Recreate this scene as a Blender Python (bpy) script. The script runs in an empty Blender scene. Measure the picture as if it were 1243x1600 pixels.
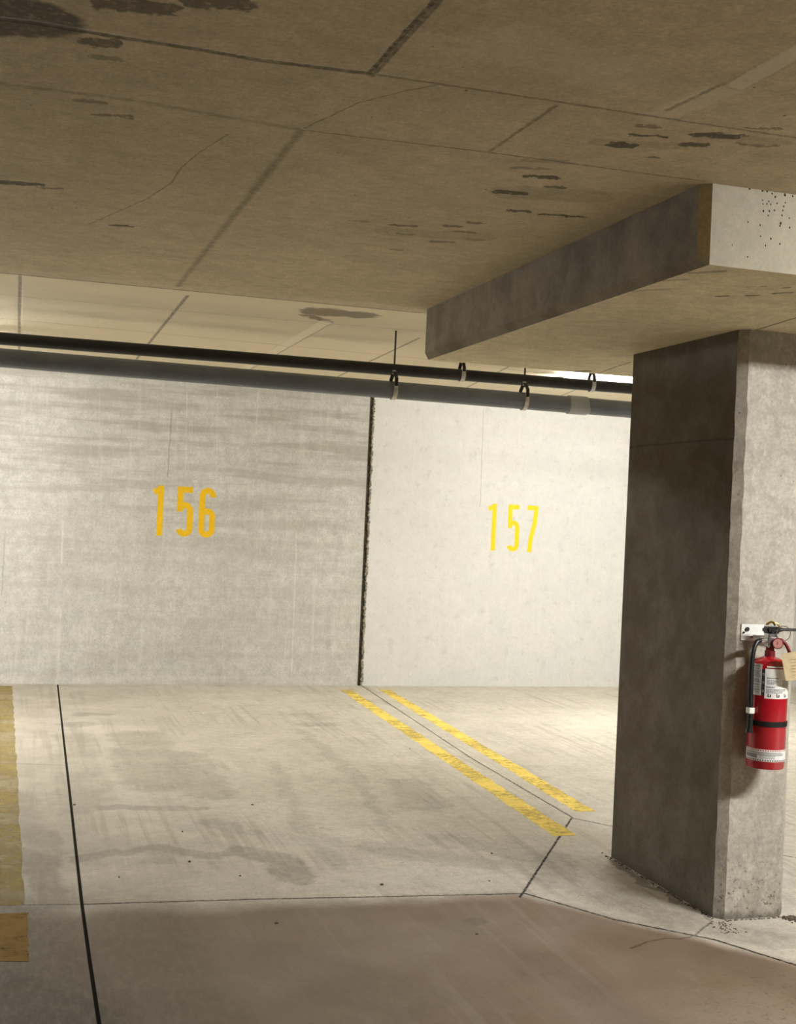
import bpy, bmesh, math, random
from mathutils import Vector, Matrix
random.seed(7)
SC = bpy.context.scene
COL = SC.collection

# ---------------------------------------------------------------- camera
F_PX, YAW, PITCH, ROLL = 1975.87, .295234, .0038815, .0453433
cam_data = bpy.data.cameras.new('camera')
cam = bpy.data.objects.new('camera', cam_data); COL.objects.link(cam)
cam_data.sensor_fit = 'VERTICAL'; cam_data.sensor_height = 36.0; cam_data.sensor_width = 36.0
cam_data.lens = F_PX * 36.0 / 1600.0
cam_data.clip_start = .05
_f = Vector((math.sin(YAW)*math.cos(PITCH), math.cos(YAW)*math.cos(PITCH), math.sin(PITCH)))
_r0 = Vector((math.cos(YAW), -math.sin(YAW), 0)); _u0 = _r0.cross(_f)
_r = _r0*math.cos(ROLL) + _u0*math.sin(ROLL); _u = _u0*math.cos(ROLL) - _r0*math.sin(ROLL)
M = Matrix((_r, _u, -_f)).transposed().to_4x4(); M.translation = Vector((0, 0, 1.6))
cam.matrix_world = M
SC.camera = cam

# ---------------------------------------------------------------- light and exposure
world = bpy.data.worlds.new('world'); SC.world = world; world.use_nodes = True
world.node_tree.nodes['Background'].inputs[0].default_value = (1.0, .93, .80, 1)
world.node_tree.nodes['Background'].inputs[1].default_value = .03
SC.view_settings.view_transform = 'Standard'; SC.view_settings.look = 'None'
SC.view_settings.gamma = 1.0; SC.view_settings.use_curve_mapping = False
SC.view_settings.exposure = 0.0
SC.cycles.max_bounces = 7; SC.cycles.diffuse_bounces = 5; SC.cycles.adaptive_threshold = .02
LAMP_COLOR = (1.0, .985, .955)
LAMPS = [  # x, y, length, power, label
    (5.15, 8.90, 2.44, 105.0, 'white strip light on the far ceiling bay, glowing behind the concrete column'),
    (-1.55, 8.90, 2.44, 172.0, 'white strip light on the far ceiling bay, off to the left of the view'),
    (4.10, 2.20, 1.22, 500.0, 'short white strip light on the near ceiling, lighting the face with the extinguisher'),
]

# ---------------------------------------------------------------- helpers
def tag(o, label=None, cat=None, group=None, kind=None):
    if label: o['label'] = label
    if cat: o['category'] = cat
    if group: o['group'] = group
    if kind: o['kind'] = kind
    return o
def empty(name, loc=(0, 0, 0)):
    o = bpy.data.objects.new(name, None); COL.objects.link(o); o.location = loc; o.empty_display_size = .1
    return o
def obj(name, bm, mat, parent=None, smooth=False):
    """bm is in world space; a child is moved into the parent's frame"""
    me = bpy.data.meshes.new(name)
    bmesh.ops.recalc_face_normals(bm, faces=bm.faces)
    if parent is not None:
        w = Vector(parent.location); p = parent.parent
        while p: w += Vector(p.location); p = p.parent
        bmesh.ops.translate(bm, vec=-w, verts=bm.verts)
    if smooth:
        for f in bm.faces: f.smooth = True
        for e in bm.edges:
            if len(e.link_faces) == 2 and e.calc_face_angle(0) > math.radians(38): e.smooth = False
    bm.to_mesh(me); bm.free(); me.materials.append(mat)
    o = bpy.data.objects.new(name, me); COL.objects.link(o)
    if parent is not None: o.parent = parent
    return o
def tiled(name, bm, axes, us, vs, test, builder):
    """link a surface whose marked side is cut into cells, each cell carrying only the marks that reach it"""
    i, j = axes
    for ax, cuts in ((i, us), (j, vs)):
        no = [0, 0, 0]; no[ax] = 1
        for c in cuts:
            co = [0, 0, 0]; co[ax] = c
            bmesh.ops.bisect_plane(bm, geom=bm.verts[:]+bm.edges[:]+bm.faces[:], plane_co=co, plane_no=no)
    bmesh.ops.recalc_face_normals(bm, faces=bm.faces)
    mats = {}; U = [-1e3]+list(us)+[1e3]; V = [-1e3]+list(vs)+[1e3]; slots = []
    for f in bm.faces:
        c = f.calc_center_median(); cell = None
        if test(f):
            a = max(k for k in range(len(U)-1) if U[k] <= c[i]); b = max(k for k in range(len(V)-1) if V[k] <= c[j])
            cell = ((U[a], U[a+1]), (V[b], V[b+1]))
        m = builder(cell if cell else ((900, 901), (900, 901)))
        if m not in slots: slots.append(m)
        f.material_index = slots.index(m)
    me = bpy.data.meshes.new(name); bm.to_mesh(me); bm.free()
    for m in slots: me.materials.append(m)
    o = bpy.data.objects.new(name, me); COL.objects.link(o); return o
def bx(bm, x0, x1, y0, y1, z0, z1):
    v = [bm.verts.new(p) for p in ((x0,y0,z0),(x1,y0,z0),(x1,y1,z0),(x0,y1,z0),(x0,y0,z1),(x1,y0,z1),(x1,y1,z1),(x0,y1,z1))]
    for f in ((3,2,1,0),(4,5,6,7),(0,1,5,4),(1,2,6,5),(2,3,7,6),(3,0,4,7)): bm.faces.new([v[i] for i in f])
    return v
def prism(bm, pts, z0, z1):
    a = [bm.verts.new((x, y, z0)) for x, y in pts]; b = [bm.verts.new((x, y, z1)) for x, y in pts]
    n = len(pts); bm.faces.new(a[::-1]); bm.faces.new(b)
    for i in range(n): bm.faces.new((a[i], a[(i+1) % n], b[(i+1) % n], b[i]))
def frame(d):
    d = d.normalized(); t = Vector((0, 0, 1)) if abs(d.z) < .9 else Vector((1, 0, 0))
    a = d.cross(t).normalized(); return a, d.cross(a).normalized()
def tube(bm, pts, r, n=20, cap=True, flat=None):
    """sweep a circle (or a flat ellipse) along pts; r is a number or a list"""
    pts = [Vector(p) for p in pts]; rs = r if isinstance(r, (list, tuple)) else [r]*len(pts)
    rings = []; a0 = None
    for i, p in enumerate(pts):
        d = (pts[min(i+1, len(pts)-1)] - pts[max(i-1, 0)]).normalized()
        if a0 is None: a, b = frame(d)
        else:
            a = (a0 - d*a0.dot(d)).normalized(); b = d.cross(a)
        a0 = a
        rings.append([bm.verts.new(p + (a*math.cos(2*math.pi*k/n) + b*math.sin(2*math.pi*k/n)*(flat or 1))*rs[i]) for k in range(n)])
    for A, B in zip(rings, rings[1:]):
        for k in range(n): bm.faces.new((A[k], A[(k+1) % n], B[(k+1) % n], B[k]))
    if cap: bm.faces.new(rings[0][::-1]); bm.faces.new(rings[-1])
def lathe(bm, c, prof, n=40):
    """revolve (radius, z) about the vertical axis through c"""
    rings = []
    for r, z in prof:
        if r < 1e-6: rings.append([bm.verts.new((c[0], c[1], c[2]+z))])
        else: rings.append([bm.verts.new((c[0]+r*math.cos(2*math.pi*k/n), c[1]+r*math.sin(2*math.pi*k/n), c[2]+z)) for k in range(n)])
    for A, B in zip(rings, rings[1:]):
        for k in range(n):
            q = [A[k % len(A)], A[(k+1) % len(A)], B[(k+1) % len(B)], B[k % len(B)]]
            q = list(dict.fromkeys(q))
            if len(q) > 2: bm.faces.new(q)
def arc_patch(bm, c, R, a0, a1, z0, z1, n=16, th=.0006):
    """a curved label hugging a vertical cylinder; angles measured from -y towards +x"""
    def P(a, r, z): return (c[0]+r*math.sin(a), c[1]-r*math.cos(a), z)
    cols = []
    for i in range(n+1):
        a = a0+(a1-a0)*i/n
        cols.append([bm.verts.new(P(a, R, z0)), bm.verts.new(P(a, R, z1)), bm.verts.new(P(a, R+th, z1)), bm.verts.new(P(a, R+th, z0))])
    for A, B in zip(cols, cols[1:]):
        for k in range(4): bm.faces.new((A[k], B[k], B[(k+1) % 4], A[(k+1) % 4]))
    bm.faces.new(cols[0]); bm.faces.new(cols[-1][::-1])
def catmull(pts, m=8):
    P = [Vector(p) for p in pts]; P = [P[0]*2-P[1]] + P + [P[-1]*2-P[-2]]; out = []
    for i in range(1, len(P)-2):
        for k in range(m):
            t = k/m; a, b, c, d = P[i-1], P[i], P[i+1], P[i+2]
            out.append(.5*((2*b)+(c-a)*t+(2*a-5*b+4*c-d)*t*t+(3*b-a-3*c+d)*t**3))
    out.append(P[-2]); return out

# ---------------------------------------------------------------- procedural materials
class NT:
    def __init__(s, name):
        s.m = bpy.data.materials.new(name); s.m.use_nodes = True; s.t = s.m.node_tree; s.n = s.t.nodes
        s.b = s.n['Principled BSDF']; s.out = s.n['Material Output']
    def new(s, ty, **kw):
        n = s.n.new(ty)
        for k, v in kw.items(): setattr(n, k, v)
        return n
    def put(s, sock, v):
        if isinstance(v, bpy.types.NodeSocket): s.t.links.new(v, sock)
        elif v is not None:
            try: sock.default_value = v
            except Exception: sock.default_value = (*v, 1)
    def math(s, op, a, b=None, c=None, clamp=False):
        n = s.new('ShaderNodeMath', operation=op, use_clamp=clamp); s.put(n.inputs[0], a); s.put(n.inputs[1], b); s.put(n.inputs[2], c); return n.outputs[0]
    def vmath(s, op, a, b=None, scale=None):
        n = s.new('ShaderNodeVectorMath', operation=op); s.put(n.inputs[0], a)
        if b is not None: s.put(n.inputs[1], b)
        if scale is not None: s.put(n.inputs['Scale'], scale)
        return n.outputs['Value'] if op in ('DOT_PRODUCT', 'LENGTH') else n.outputs[0]
    def noise(s, v, scale, detail=4, rough=.55, col=False):
        n = s.new('ShaderNodeTexNoise'); s.put(n.inputs['Vector'], v); n.inputs['Scale'].default_value = scale
        n.inputs['Detail'].default_value = detail; n.inputs['Roughness'].default_value = rough
        return n.outputs['Color' if col else 'Fac']
    def ramp(s, v, a, b, c=0.0, d=1.0, smooth=True):
        n = s.new('ShaderNodeMapRange', interpolation_type='SMOOTHSTEP' if smooth else 'LINEAR')
        s.put(n.inputs[0], v)
        for i, q in enumerate((a, b, c, d)): s.put(n.inputs[i+1], q)
        return n.outputs[0]
    def mix(s, f, a, b, mode='MIX'):
        n = s.new('ShaderNodeMix', data_type='RGBA', blend_type=mode)
        s.put(n.inputs[0], f); s.put(n.inputs[6], a); s.put(n.inputs[7], b); return n.outputs[2]
def simple(name, col, rough=.5, metal=0.0, var=.10, scale=30, bump=0.0, coat=0.0):
    k = NT(name); tc = k.new('ShaderNodeTexCoord').outputs['Object']
    f = k.noise(tc, scale); c2 = tuple(x*(1-var) for x in col)
    k.put(k.b.inputs['Base Color'], k.mix(k.ramp(f, .35, .65), (*col, 1), (*c2, 1)))
    k.b.inputs['Roughness'].default_value = rough; k.b.inputs['Metallic'].default_value = metal
    if coat: k.b.inputs['Coat Weight'].default_value = coat
    if bump:
        bn = k.new('ShaderNodeBump'); bn.inputs['Distance'].default_value = bump; k.put(bn.inputs['Height'], f); k.put(k.b.inputs['Normal'], bn.outputs[0])
    return k.m

# a reusable node group: 1 on the segment A-B (half width W), falling to 0 over S
_g = bpy.data.node_groups.new('segment_mark', 'ShaderNodeTree')
for nm, ty in (('P', 'NodeSocketVector'), ('A', 'NodeSocketVector'), ('BA', 'NodeSocketVector'), ('IL', 'NodeSocketFloat'), ('W', 'NodeSocketFloat'), ('E', 'NodeSocketFloat'), ('Strength', 'NodeSocketFloat'), ('Prev', 'NodeSocketFloat')):
    _g.interface.new_socket(nm, in_out='INPUT', socket_type=ty)
_g.interface.new_socket('Fac', in_out='OUTPUT', socket_type='NodeSocketFloat')
_gi = _g.nodes.new('NodeGroupInput'); _go = _g.nodes.new('NodeGroupOutput')
def _n(t, op):
    n = _g.nodes.new(t); n.operation = op; return n
_l = _g.links.new
# P + Prev * 1e-9 keeps the marks evaluated one after another (the shader stack is small)
_sq = _n('ShaderNodeVectorMath', 'MULTIPLY_ADD'); _l(_gi.outputs['Prev'], _sq.inputs[0]); _sq.inputs[1].default_value = (1e-9,)*3; _l(_gi.outputs['P'], _sq.inputs[2])
_pa = _n('ShaderNodeVectorMath', 'SUBTRACT'); _l(_sq.outputs[0], _pa.inputs[0]); _l(_gi.outputs['A'], _pa.inputs[1])
_d = _n('ShaderNodeVectorMath', 'DOT_PRODUCT'); _l(_pa.outputs[0], _d.inputs[0]); _l(_gi.outputs['BA'], _d.inputs[1])
_h = _n('ShaderNodeMath', 'MULTIPLY'); _h.use_clamp = True; _l(_d.outputs['Value'], _h.inputs[0]); _l(_gi.outputs['IL'], _h.inputs[1])
_s = _n('ShaderNodeVectorMath', 'SCALE'); _l(_gi.outputs['BA'], _s.inputs[0]); _l(_h.outputs[0], _s.inputs['Scale'])
_v = _n('ShaderNodeVectorMath', 'DISTANCE'); _l(_pa.outputs[0], _v.inputs[0]); _l(_s.outputs[0], _v.inputs[1])
_mr = _g.nodes.new('ShaderNodeMapRange'); _mr.interpolation_type = 'SMOOTHSTEP'
_l(_v.outputs['Value'], _mr.inputs[0]); _l(_gi.outputs['W'], _mr.inputs[1]); _l(_gi.outputs['E'], _mr.inputs[2]); _l(_gi.outputs['Strength'], _mr.inputs[3]); _mr.inputs[4].default_value = 0
_mx = _n('ShaderNodeMath', 'MAXIMUM'); _l(_mr.outputs[0], _mx.inputs[0]); _l(_gi.outputs['Prev'], _mx.inputs[1]); _l(_mx.outputs[0], _go.inputs[0])
def marks(k, P, lst, ax=2):
    """maximum of many segment marks; P already flattened on axis ax"""
    prev = None
    if not lst: return 0.0
    def up(q):
        q = list(q); q.insert(ax, 0.0); return Vector(q)
    for a, b, w, s, st in lst:
        n = k.new('ShaderNodeGroup'); n.node_tree = _g
        A, B = up(a), up(b); BA = B-A
        if BA.length < 1e-5: BA = Vector((1e-4, 1e-4, 1e-4))
        k.put(n.inputs['P'], P); n.inputs['A'].default_value = A; n.inputs['BA'].default_value = BA
        n.inputs['IL'].default_value = 1/BA.length_squared; n.inputs['W'].default_value = w; n.inputs['E'].default_value = w+s
        n.inputs['Strength'].default_value = st
        if prev is not None: k.put(n.inputs['Prev'], prev)
        prev = n.outputs[0]
    return prev
def flat(k, ax, warp=0.0, scale=10.0, shift=None):
    """object coordinates with one axis zeroed, optionally warped by noise"""
    tc = k.new('ShaderNodeTexCoord').outputs['Object']
    if shift: tc = k.vmath('ADD', tc, shift)
    mask = [1.0, 1.0, 1.0]; mask[ax] = 0.0
    v = tc
    if warp:
        nz = k.noise(tc, scale, 3, .6, col=True)
        v = k.vmath('ADD', tc, k.vmath('SCALE', k.vmath('SUBTRACT', nz, (.5, .5, .5)), scale=warp))
    return k.vmath('MULTIPLY', v, tuple(mask))
def specks(k, P, scale, thr, keep):
    """sparse small pits"""
    v = k.new('ShaderNodeTexVoronoi'); k.put(v.inputs['Vector'], P); v.inputs['Scale'].default_value = scale
    near = k.ramp(v.outputs['Distance'], thr*.6, thr, 1, 0)
    sel = k.math('GREATER_THAN', k.new('ShaderNodeSeparateColor').outputs[0], keep)
    sep = sel.node.inputs[0].links[0].from_node; k.put(sep.inputs[0], v.outputs['Color'])
    return k.math('MULTIPLY', near, sel)
def finish(k, col, rough, height=None, dist=.01, strength=1.0, spec=None):
    k.put(k.b.inputs['Base Color'], col); k.put(k.b.inputs['Roughness'], rough)
    if spec is not None: k.b.inputs['Specular IOR Level'].default_value = spec
    if height is not None:
        bn = k.new('ShaderNodeBump'); bn.inputs['Distance'].default_value = dist; bn.inputs['Strength'].default_value = strength
        k.put(bn.inputs['Height'], height); k.put(k.b.inputs['Normal'], bn.outputs[0])
    return k.m
def concrete(k, P, c1, c2, c3, big=.8, mid=5.0, fine=60.0):
    """mottled concrete colour from three tones"""
    a = k.ramp(k.noise(P, big, 5, .6), .35, .68); b = k.ramp(k.noise(P, mid, 6, .65), .38, .66)
    c = k.mix(a, (*c1, 1), (*c2, 1)); c = k.mix(k.math('MULTIPLY', b, .55), c, (*c3, 1))
    g = k.ramp(k.noise(P, fine, 5, .75), .25, .75, .80, 1.14)
    g2 = k.ramp(k.noise(P, fine*.22, 6, .75), .30, .70, .87, 1.10)
    mul = k.vmath('SCALE', c, scale=k.math('MULTIPLY', g, g2))
    return mul
def cell_marks(lst, cell, margin=.14):
    """only the marks that reach into this cell of the surface"""
    if cell is None: return lst
    (x0, x1), (y0, y1) = cell; out = []
    for mk in lst:
        a, b, w, s_, st = mk; m = w+s_+margin
        if max(a[0], b[0])+m < x0 or min(a[0], b[0])-m > x1 or max(a[1], b[1])+m < y0 or min(a[1], b[1])-m > y1: continue
        # clip test along the segment
        n = 24
        if any(x0-m <= a[0]+(b[0]-a[0])*i/n <= x1+m and y0-m <= a[1]+(b[1]-a[1])*i/n <= y1+m for i in range(n+1)): out.append(mk)
    return out
def dark(k, c, f, to): return k.mix(f, c, (*to, 1))

# ---------------------------------------------------------------- surface marks: ((from), (to), half width, softness, strength), metres
CEIL_JOINTS = [
  ((-0.134, 3.058), (0.006, 3.041), 0.006, 0.01, 0.9),
  ((0.006, 3.041), (0.181, 3.053), 0.006, 0.01, 0.9),
  ((0.181, 3.053), (0.361, 3.053), 0.006, 0.01, 0.9),
  ((0.361, 3.053), (0.518, 3.065), 0.006, 0.01, 0.9),
  ((0.518, 3.065), (0.802, 3.044), 0.006, 0.01, 0.9),
  ((0.802, 3.044), (1.007, 3.042), 0.003, 0.007, 0.65),
  ((1.007, 3.042), (1.325, 3.041), 0.003, 0.007, 0.65),
  ((1.325, 3.041), (1.693, 3.044), 0.003, 0.007, 0.65),
  ((1.693, 3.044), (2.027, 3.042), 0.003, 0.007, 0.65),
  ((2.027, 3.042), (2.363, 3.048), 0.003, 0.007, 0.65),
  ((0.798, 3.051), (0.808, 2.556), 0.004, 0.006, 1.0),
  ((0.808, 2.556), (0.808, 2.472), 0.004, 0.006, 1.0),
  ((0.811, 3.06), (0.819, 2.552), 0.003, 0.006, 0.8),
  ((0.819, 2.552), (0.82, 2.474), 0.003, 0.006, 0.8),
  ((-0.147, 3.525), (-0.083, 3.522), 0.004, 0.02, 0.35),
  ((-0.083, 3.522), (0.249, 3.509), 0.004, 0.02, 0.35),
  ((0.249, 3.509), (0.733, 3.572), 0.004, 0.02, 0.35),
  ((0.733, 3.572), (1.313, 3.543), 0.002, 0.006, 0.7),
  ((1.313, 3.543), (1.812, 3.543), 0.002, 0.006, 0.7),
  ((1.812, 3.543), (2.034, 3.539), 0.002, 0.006, 0.7),
  ((0.743, 3.587), (0.742, 4.626), 0.001, 0.024, 0.55),
  ((0.742, 4.626), (0.736, 6.382), 0.001, 0.024, 0.55),
  ((1.307, 3.539), (1.317, 3.073), 0.003, 0.006, 0.6),
  ((0.748, 3.552), (0.833, 3.269), 0.0012, 0.004, 0.55),
  ((0.833, 3.269), (0.928, 3.115), 0.0012, 0.004, 0.55),
  ((0.928, 3.115), (0.977, 3.056), 0.0012, 0.004, 0.55),
  ((0.553, 3.711), (0.5, 3.937), 0.0012, 0.004, 0.5),
  ((0.5, 3.937), (0.469, 4.167), 0.0012, 0.004, 0.5),
  ((0.469, 4.167), (0.465, 4.343), 0.0012, 0.004, 0.5),
  ((0.465, 4.343), (0.411, 4.609), 0.0012, 0.004, 0.5),
  ((0.411, 4.609), (0.239, 5.141), 0.0012, 0.004, 0.5),
  ((1.593, 2.985), (1.62, 2.748), 0.002, 0.01, 0.6),
]
CEIL_STAINS = [
  ((0.118, 3.12), (0.177, 3.104), 0.025, 0.0087, 0.8),
  ((0.148, 3.216), (0.191, 3.205), 0.012, 0.0042, 0.5),
  ((-0.12, 3.052), (-0.008, 3.022), 0.1, 0.035, 0.9),
  ((0.153, 2.868), (0.275, 2.835), 0.03, 0.0105, 0.8),
  ((0.33, 2.773), (0.424, 2.748), 0.03, 0.0105, 0.8),
  ((1.773, 3.131), (1.878, 3.104), 0.02, 0.007, 0.95),
  ((1.792, 3.227), (1.839, 3.216), 0.016, 0.0056, 0.9),
  ((1.613, 3.313), (1.649, 3.304), 0.022, 0.0077, 0.95),
  ((1.616, 3.212), (1.707, 3.189), 0.01, 0.0035, 0.9),
  ((1.586, 3.137), (1.641, 3.123), 0.008, 0.0028, 0.6),
  ((1.512, 3.733), (1.6, 3.711), 0.014, 0.0049, 0.95),
  ((1.504, 3.955), (1.579, 3.937), 0.022, 0.0077, 0.95),
  ((1.628, 3.82), (1.669, 3.81), 0.016, 0.0056, 0.8),
  ((1.637, 4.17), (1.69, 4.157), 0.014, 0.0049, 0.9),
  ((1.757, 4.17), (1.892, 4.138), 0.014, 0.0049, 0.95),
  ((1.333, 4.582), (1.4, 4.567), 0.014, 0.0049, 0.7),
  ((1.383, 4.712), (1.432, 4.7), 0.012, 0.0042, 0.6),
  ((1.512, 4.499), (1.554, 4.489), 0.016, 0.0056, 0.75),
  ((1.574, 4.572), (1.631, 4.559), 0.014, 0.0049, 0.7),
  ((1.542, 4.778), (1.621, 4.759), 0.012, 0.0042, 0.6),
  ((1.565, 4.413), (1.602, 4.405), 0.014, 0.0049, 0.7),
  ((-0.085, 4.619), (0.035, 4.59), 0.02, 0.007, 0.9),
  ((0.048, 4.627), (0.109, 4.612), 0.01, 0.0035, 0.6),
  ((0.327, 5.118), (0.395, 5.103), 0.012, 0.0042, 0.8),
  ((0.167, 3.691), (0.271, 3.665), 0.01, 0.0035, 0.6),
  ((0.118, 3.581), (0.185, 3.564), 0.01, 0.0035, 0.55),
  ((1.669, 4.67), (1.714, 4.659), 0.012, 0.0042, 0.5),
  ((1.449, 3.659), (1.535, 3.637), 0.012, 0.0042, 0.5),
  ((1.744, 3.385), (1.773, 3.378), 0.008, 0.0028, 0.7),
  ((1.914, 3.162), (2.021, 3.135), 0.006, 0.0021, 0.6),
  ((1.861, 3.026), (1.943, 3.005), 0.006, 0.0021, 0.6),
  ((1.45, 5.004), (1.481, 4.997), 0.012, 0.0042, 0.5),
  ((1.166, 4.591), (1.212, 4.58), 0.01, 0.0035, 0.35),
  ((1.438, 3.571), (1.552, 3.543), 0.02, 0.007, 0.3),
  ((1.566, 3.309), (1.782, 3.254), 0.03, 0.0105, 0.22),
  ((1.803, 3.149), (2.015, 3.095), 0.03, 0.0105, 0.2),
  ((1.544, 3.935), (1.796, 3.874), 0.07, 0.0245, 0.22),
  ((1.347, 4.695), (1.686, 4.615), 0.06, 0.021, 0.22),
]
CEIL_FAR = [
  ((-0.226, 7.468), (-0.123, 7.475), 0.002, 0.008, 0.45),
  ((-0.123, 7.475), (0.862, 7.479), 0.002, 0.008, 0.45),
  ((0.862, 7.479), (2.282, 7.429), 0.002, 0.008, 0.45),
  ((2.282, 7.429), (2.452, 7.439), 0.002, 0.008, 0.45),
  ((-0.249, 8.439), (-0.133, 8.452), 0.002, 0.01, 0.6),
  ((-0.133, 8.452), (0.842, 8.533), 0.002, 0.01, 0.6),
  ((0.842, 8.533), (2.754, 8.698), 0.002, 0.01, 0.6),
  ((2.754, 8.698), (4.691, 9.175), 0.002, 0.01, 0.6),
  ((-0.016, 6.794), (-0.006, 10.763), 0.004, 0.01, 0.8),
  ((0.856, 6.923), (0.869, 9.128), 0.005, 0.01, 0.85),
  ((0.869, 9.128), (0.885, 10.693), 0.005, 0.01, 0.85),
  ((1.779, 7.378), (1.788, 10.254), 0.003, 0.01, 0.8),
  ((2.435, 7.71), (2.556, 10.482), 0.004, 0.01, 0.8),
  ((3.444, 8.621), (3.762, 10.612), 0.004, 0.01, 0.7),
  ((4.352, 9.003), (4.73, 10.844), 0.004, 0.01, 0.7),
]
CEIL_BROWN = [
  ((1.625, 7.045), (1.849, 7.032), 0.1, 0.05, 1),
  ((1.586, 7.201), (1.697, 7.347), 0.03, 0.03, 1),
  ((1.849, 7.032), (1.913, 6.99), 0.05, 0.03, 0.9),
]
WALL_DARK = [
  ((1.32, 2.47), (1.313, 1.866), 0.002, 0.006, 0.5),
  ((4.297, 2.672), (4.308, 1.745), 0.002, 0.006, 0.25),
  ((-0.056, 1.323), (-0.058, 0.769), 0.002, 0.01, 0.3),
  ((2.861, 2.575), (2.864, 2.503), 0.012, 0.02, 0.25),
  ((2.869, 1.488), (2.872, 1.416), 0.012, 0.02, 0.2),
  ((2.864, 0.407), (2.867, 0.347), 0.012, 0.02, 0.2),
  ((3.467, 0.434), (3.473, 0.313), 0.01, 0.02, 0.1),
]
WALL_LIGHT = [
  ((0.422, 1.426), (0.427, 1.061), 0.002, 0.007, 0.9),
  ((0.596, 1.304), (0.599, 1.123), 0.002, 0.006, 0.6),
  ((1.444, 2.766), (1.473, 1.874), 0.002, 0.006, 0.6),
  ((1.722, 2.729), (1.753, 1.802), 0.002, 0.006, 0.5),
  ((2.512, 1.426), (2.521, 0.834), 0.003, 0.008, 0.9),
  ((2.521, 0.834), (2.527, 0.065), 0.003, 0.008, 0.9),
  ((2.715, 1.493), (2.711, 0.66), 0.002, 0.008, 0.5),
  ((2.711, 0.66), (2.706, 0.125), 0.002, 0.008, 0.5),
  ((0.44, 0.669), (0.446, 0.052), 0.003, 0.008, 0.8),
  ((2.094, 2.698), (2.095, 2.288), 0.002, 0.007, 0.6),
  ((-0.041, 0.038), (3.14, 0.057), 0.015, 0.03, 0.5),
  ((3.191, 0.033), (5.824, 0.047), 0.01, 0.02, 0.3),
  ((0.111, 0.906), (0.456, 0.916), 0.002, 0.006, 0.4),
]
FLOOR_JOINTS = [
  ((0.442, 11.42), (0.365, 7.001), 0.005, 0.004, 1.0),
  ((0.365, 7.001), (0.333, 5.175), 0.005, 0.004, 1.0),
  ((0.333, 5.175), (0.327, 4.539), 0.005, 0.004, 1.0),
  ((0.327, 4.539), (0.324, 3.974), 0.005, 0.004, 1.0),
  ((0.324, 3.974), (0.317, 3.614), 0.005, 0.004, 1.0),
  ((3.21, 11.514), (3.023, 7.999), 0.0025, 0.008, 0.85),
  ((3.023, 7.999), (2.999, 6.318), 0.0025, 0.008, 0.85),
  ((2.992, 6.319), (2.143, 5.002), 0.003, 0.006, 0.95),
  ((2.992, 6.319), (3.132, 6.119), 0.003, 0.008, 0.85),
  ((3.132, 6.119), (3.79, 5.415), 0.003, 0.008, 0.85),
  ((-0.452, 5.252), (0.021, 5.213), 0.002, 0.008, 0.6),
  ((0.021, 5.213), (0.333, 5.175), 0.002, 0.008, 0.6),
  ((0.333, 5.175), (1.029, 5.14), 0.003, 0.008, 0.85),
  ((1.029, 5.14), (1.566, 5.096), 0.003, 0.008, 0.85),
  ((1.566, 5.096), (2.187, 5.051), 0.003, 0.006, 0.9),
  ((2.187, 5.051), (2.418, 4.659), 0.0035, 0.008, 0.9),
  ((2.418, 4.659), (2.702, 4.37), 0.0035, 0.008, 0.9),
  ((2.702, 4.37), (2.86, 4.058), 0.004, 0.006, 1.0),
  ((2.86, 4.058), (3.127, 3.511), 0.004, 0.006, 1.0),
  ((-0.006, 8.027), (0.381, 7.923), 0.002, 0.01, 0.5),
  ((2.319, 4.329), (2.417, 4.386), 0.0012, 0.007, 0.6),
  ((2.417, 4.386), (2.516, 4.415), 0.0012, 0.007, 0.6),
  ((2.516, 4.415), (2.569, 4.399), 0.0012, 0.007, 0.6),
  ((2.569, 4.399), (2.649, 4.424), 0.0012, 0.007, 0.6),
  ((2.649, 4.424), (2.747, 4.518), 0.0012, 0.007, 0.6),
  ((2.747, 4.518), (2.815, 4.572), 0.0012, 0.007, 0.6),
]
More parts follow.
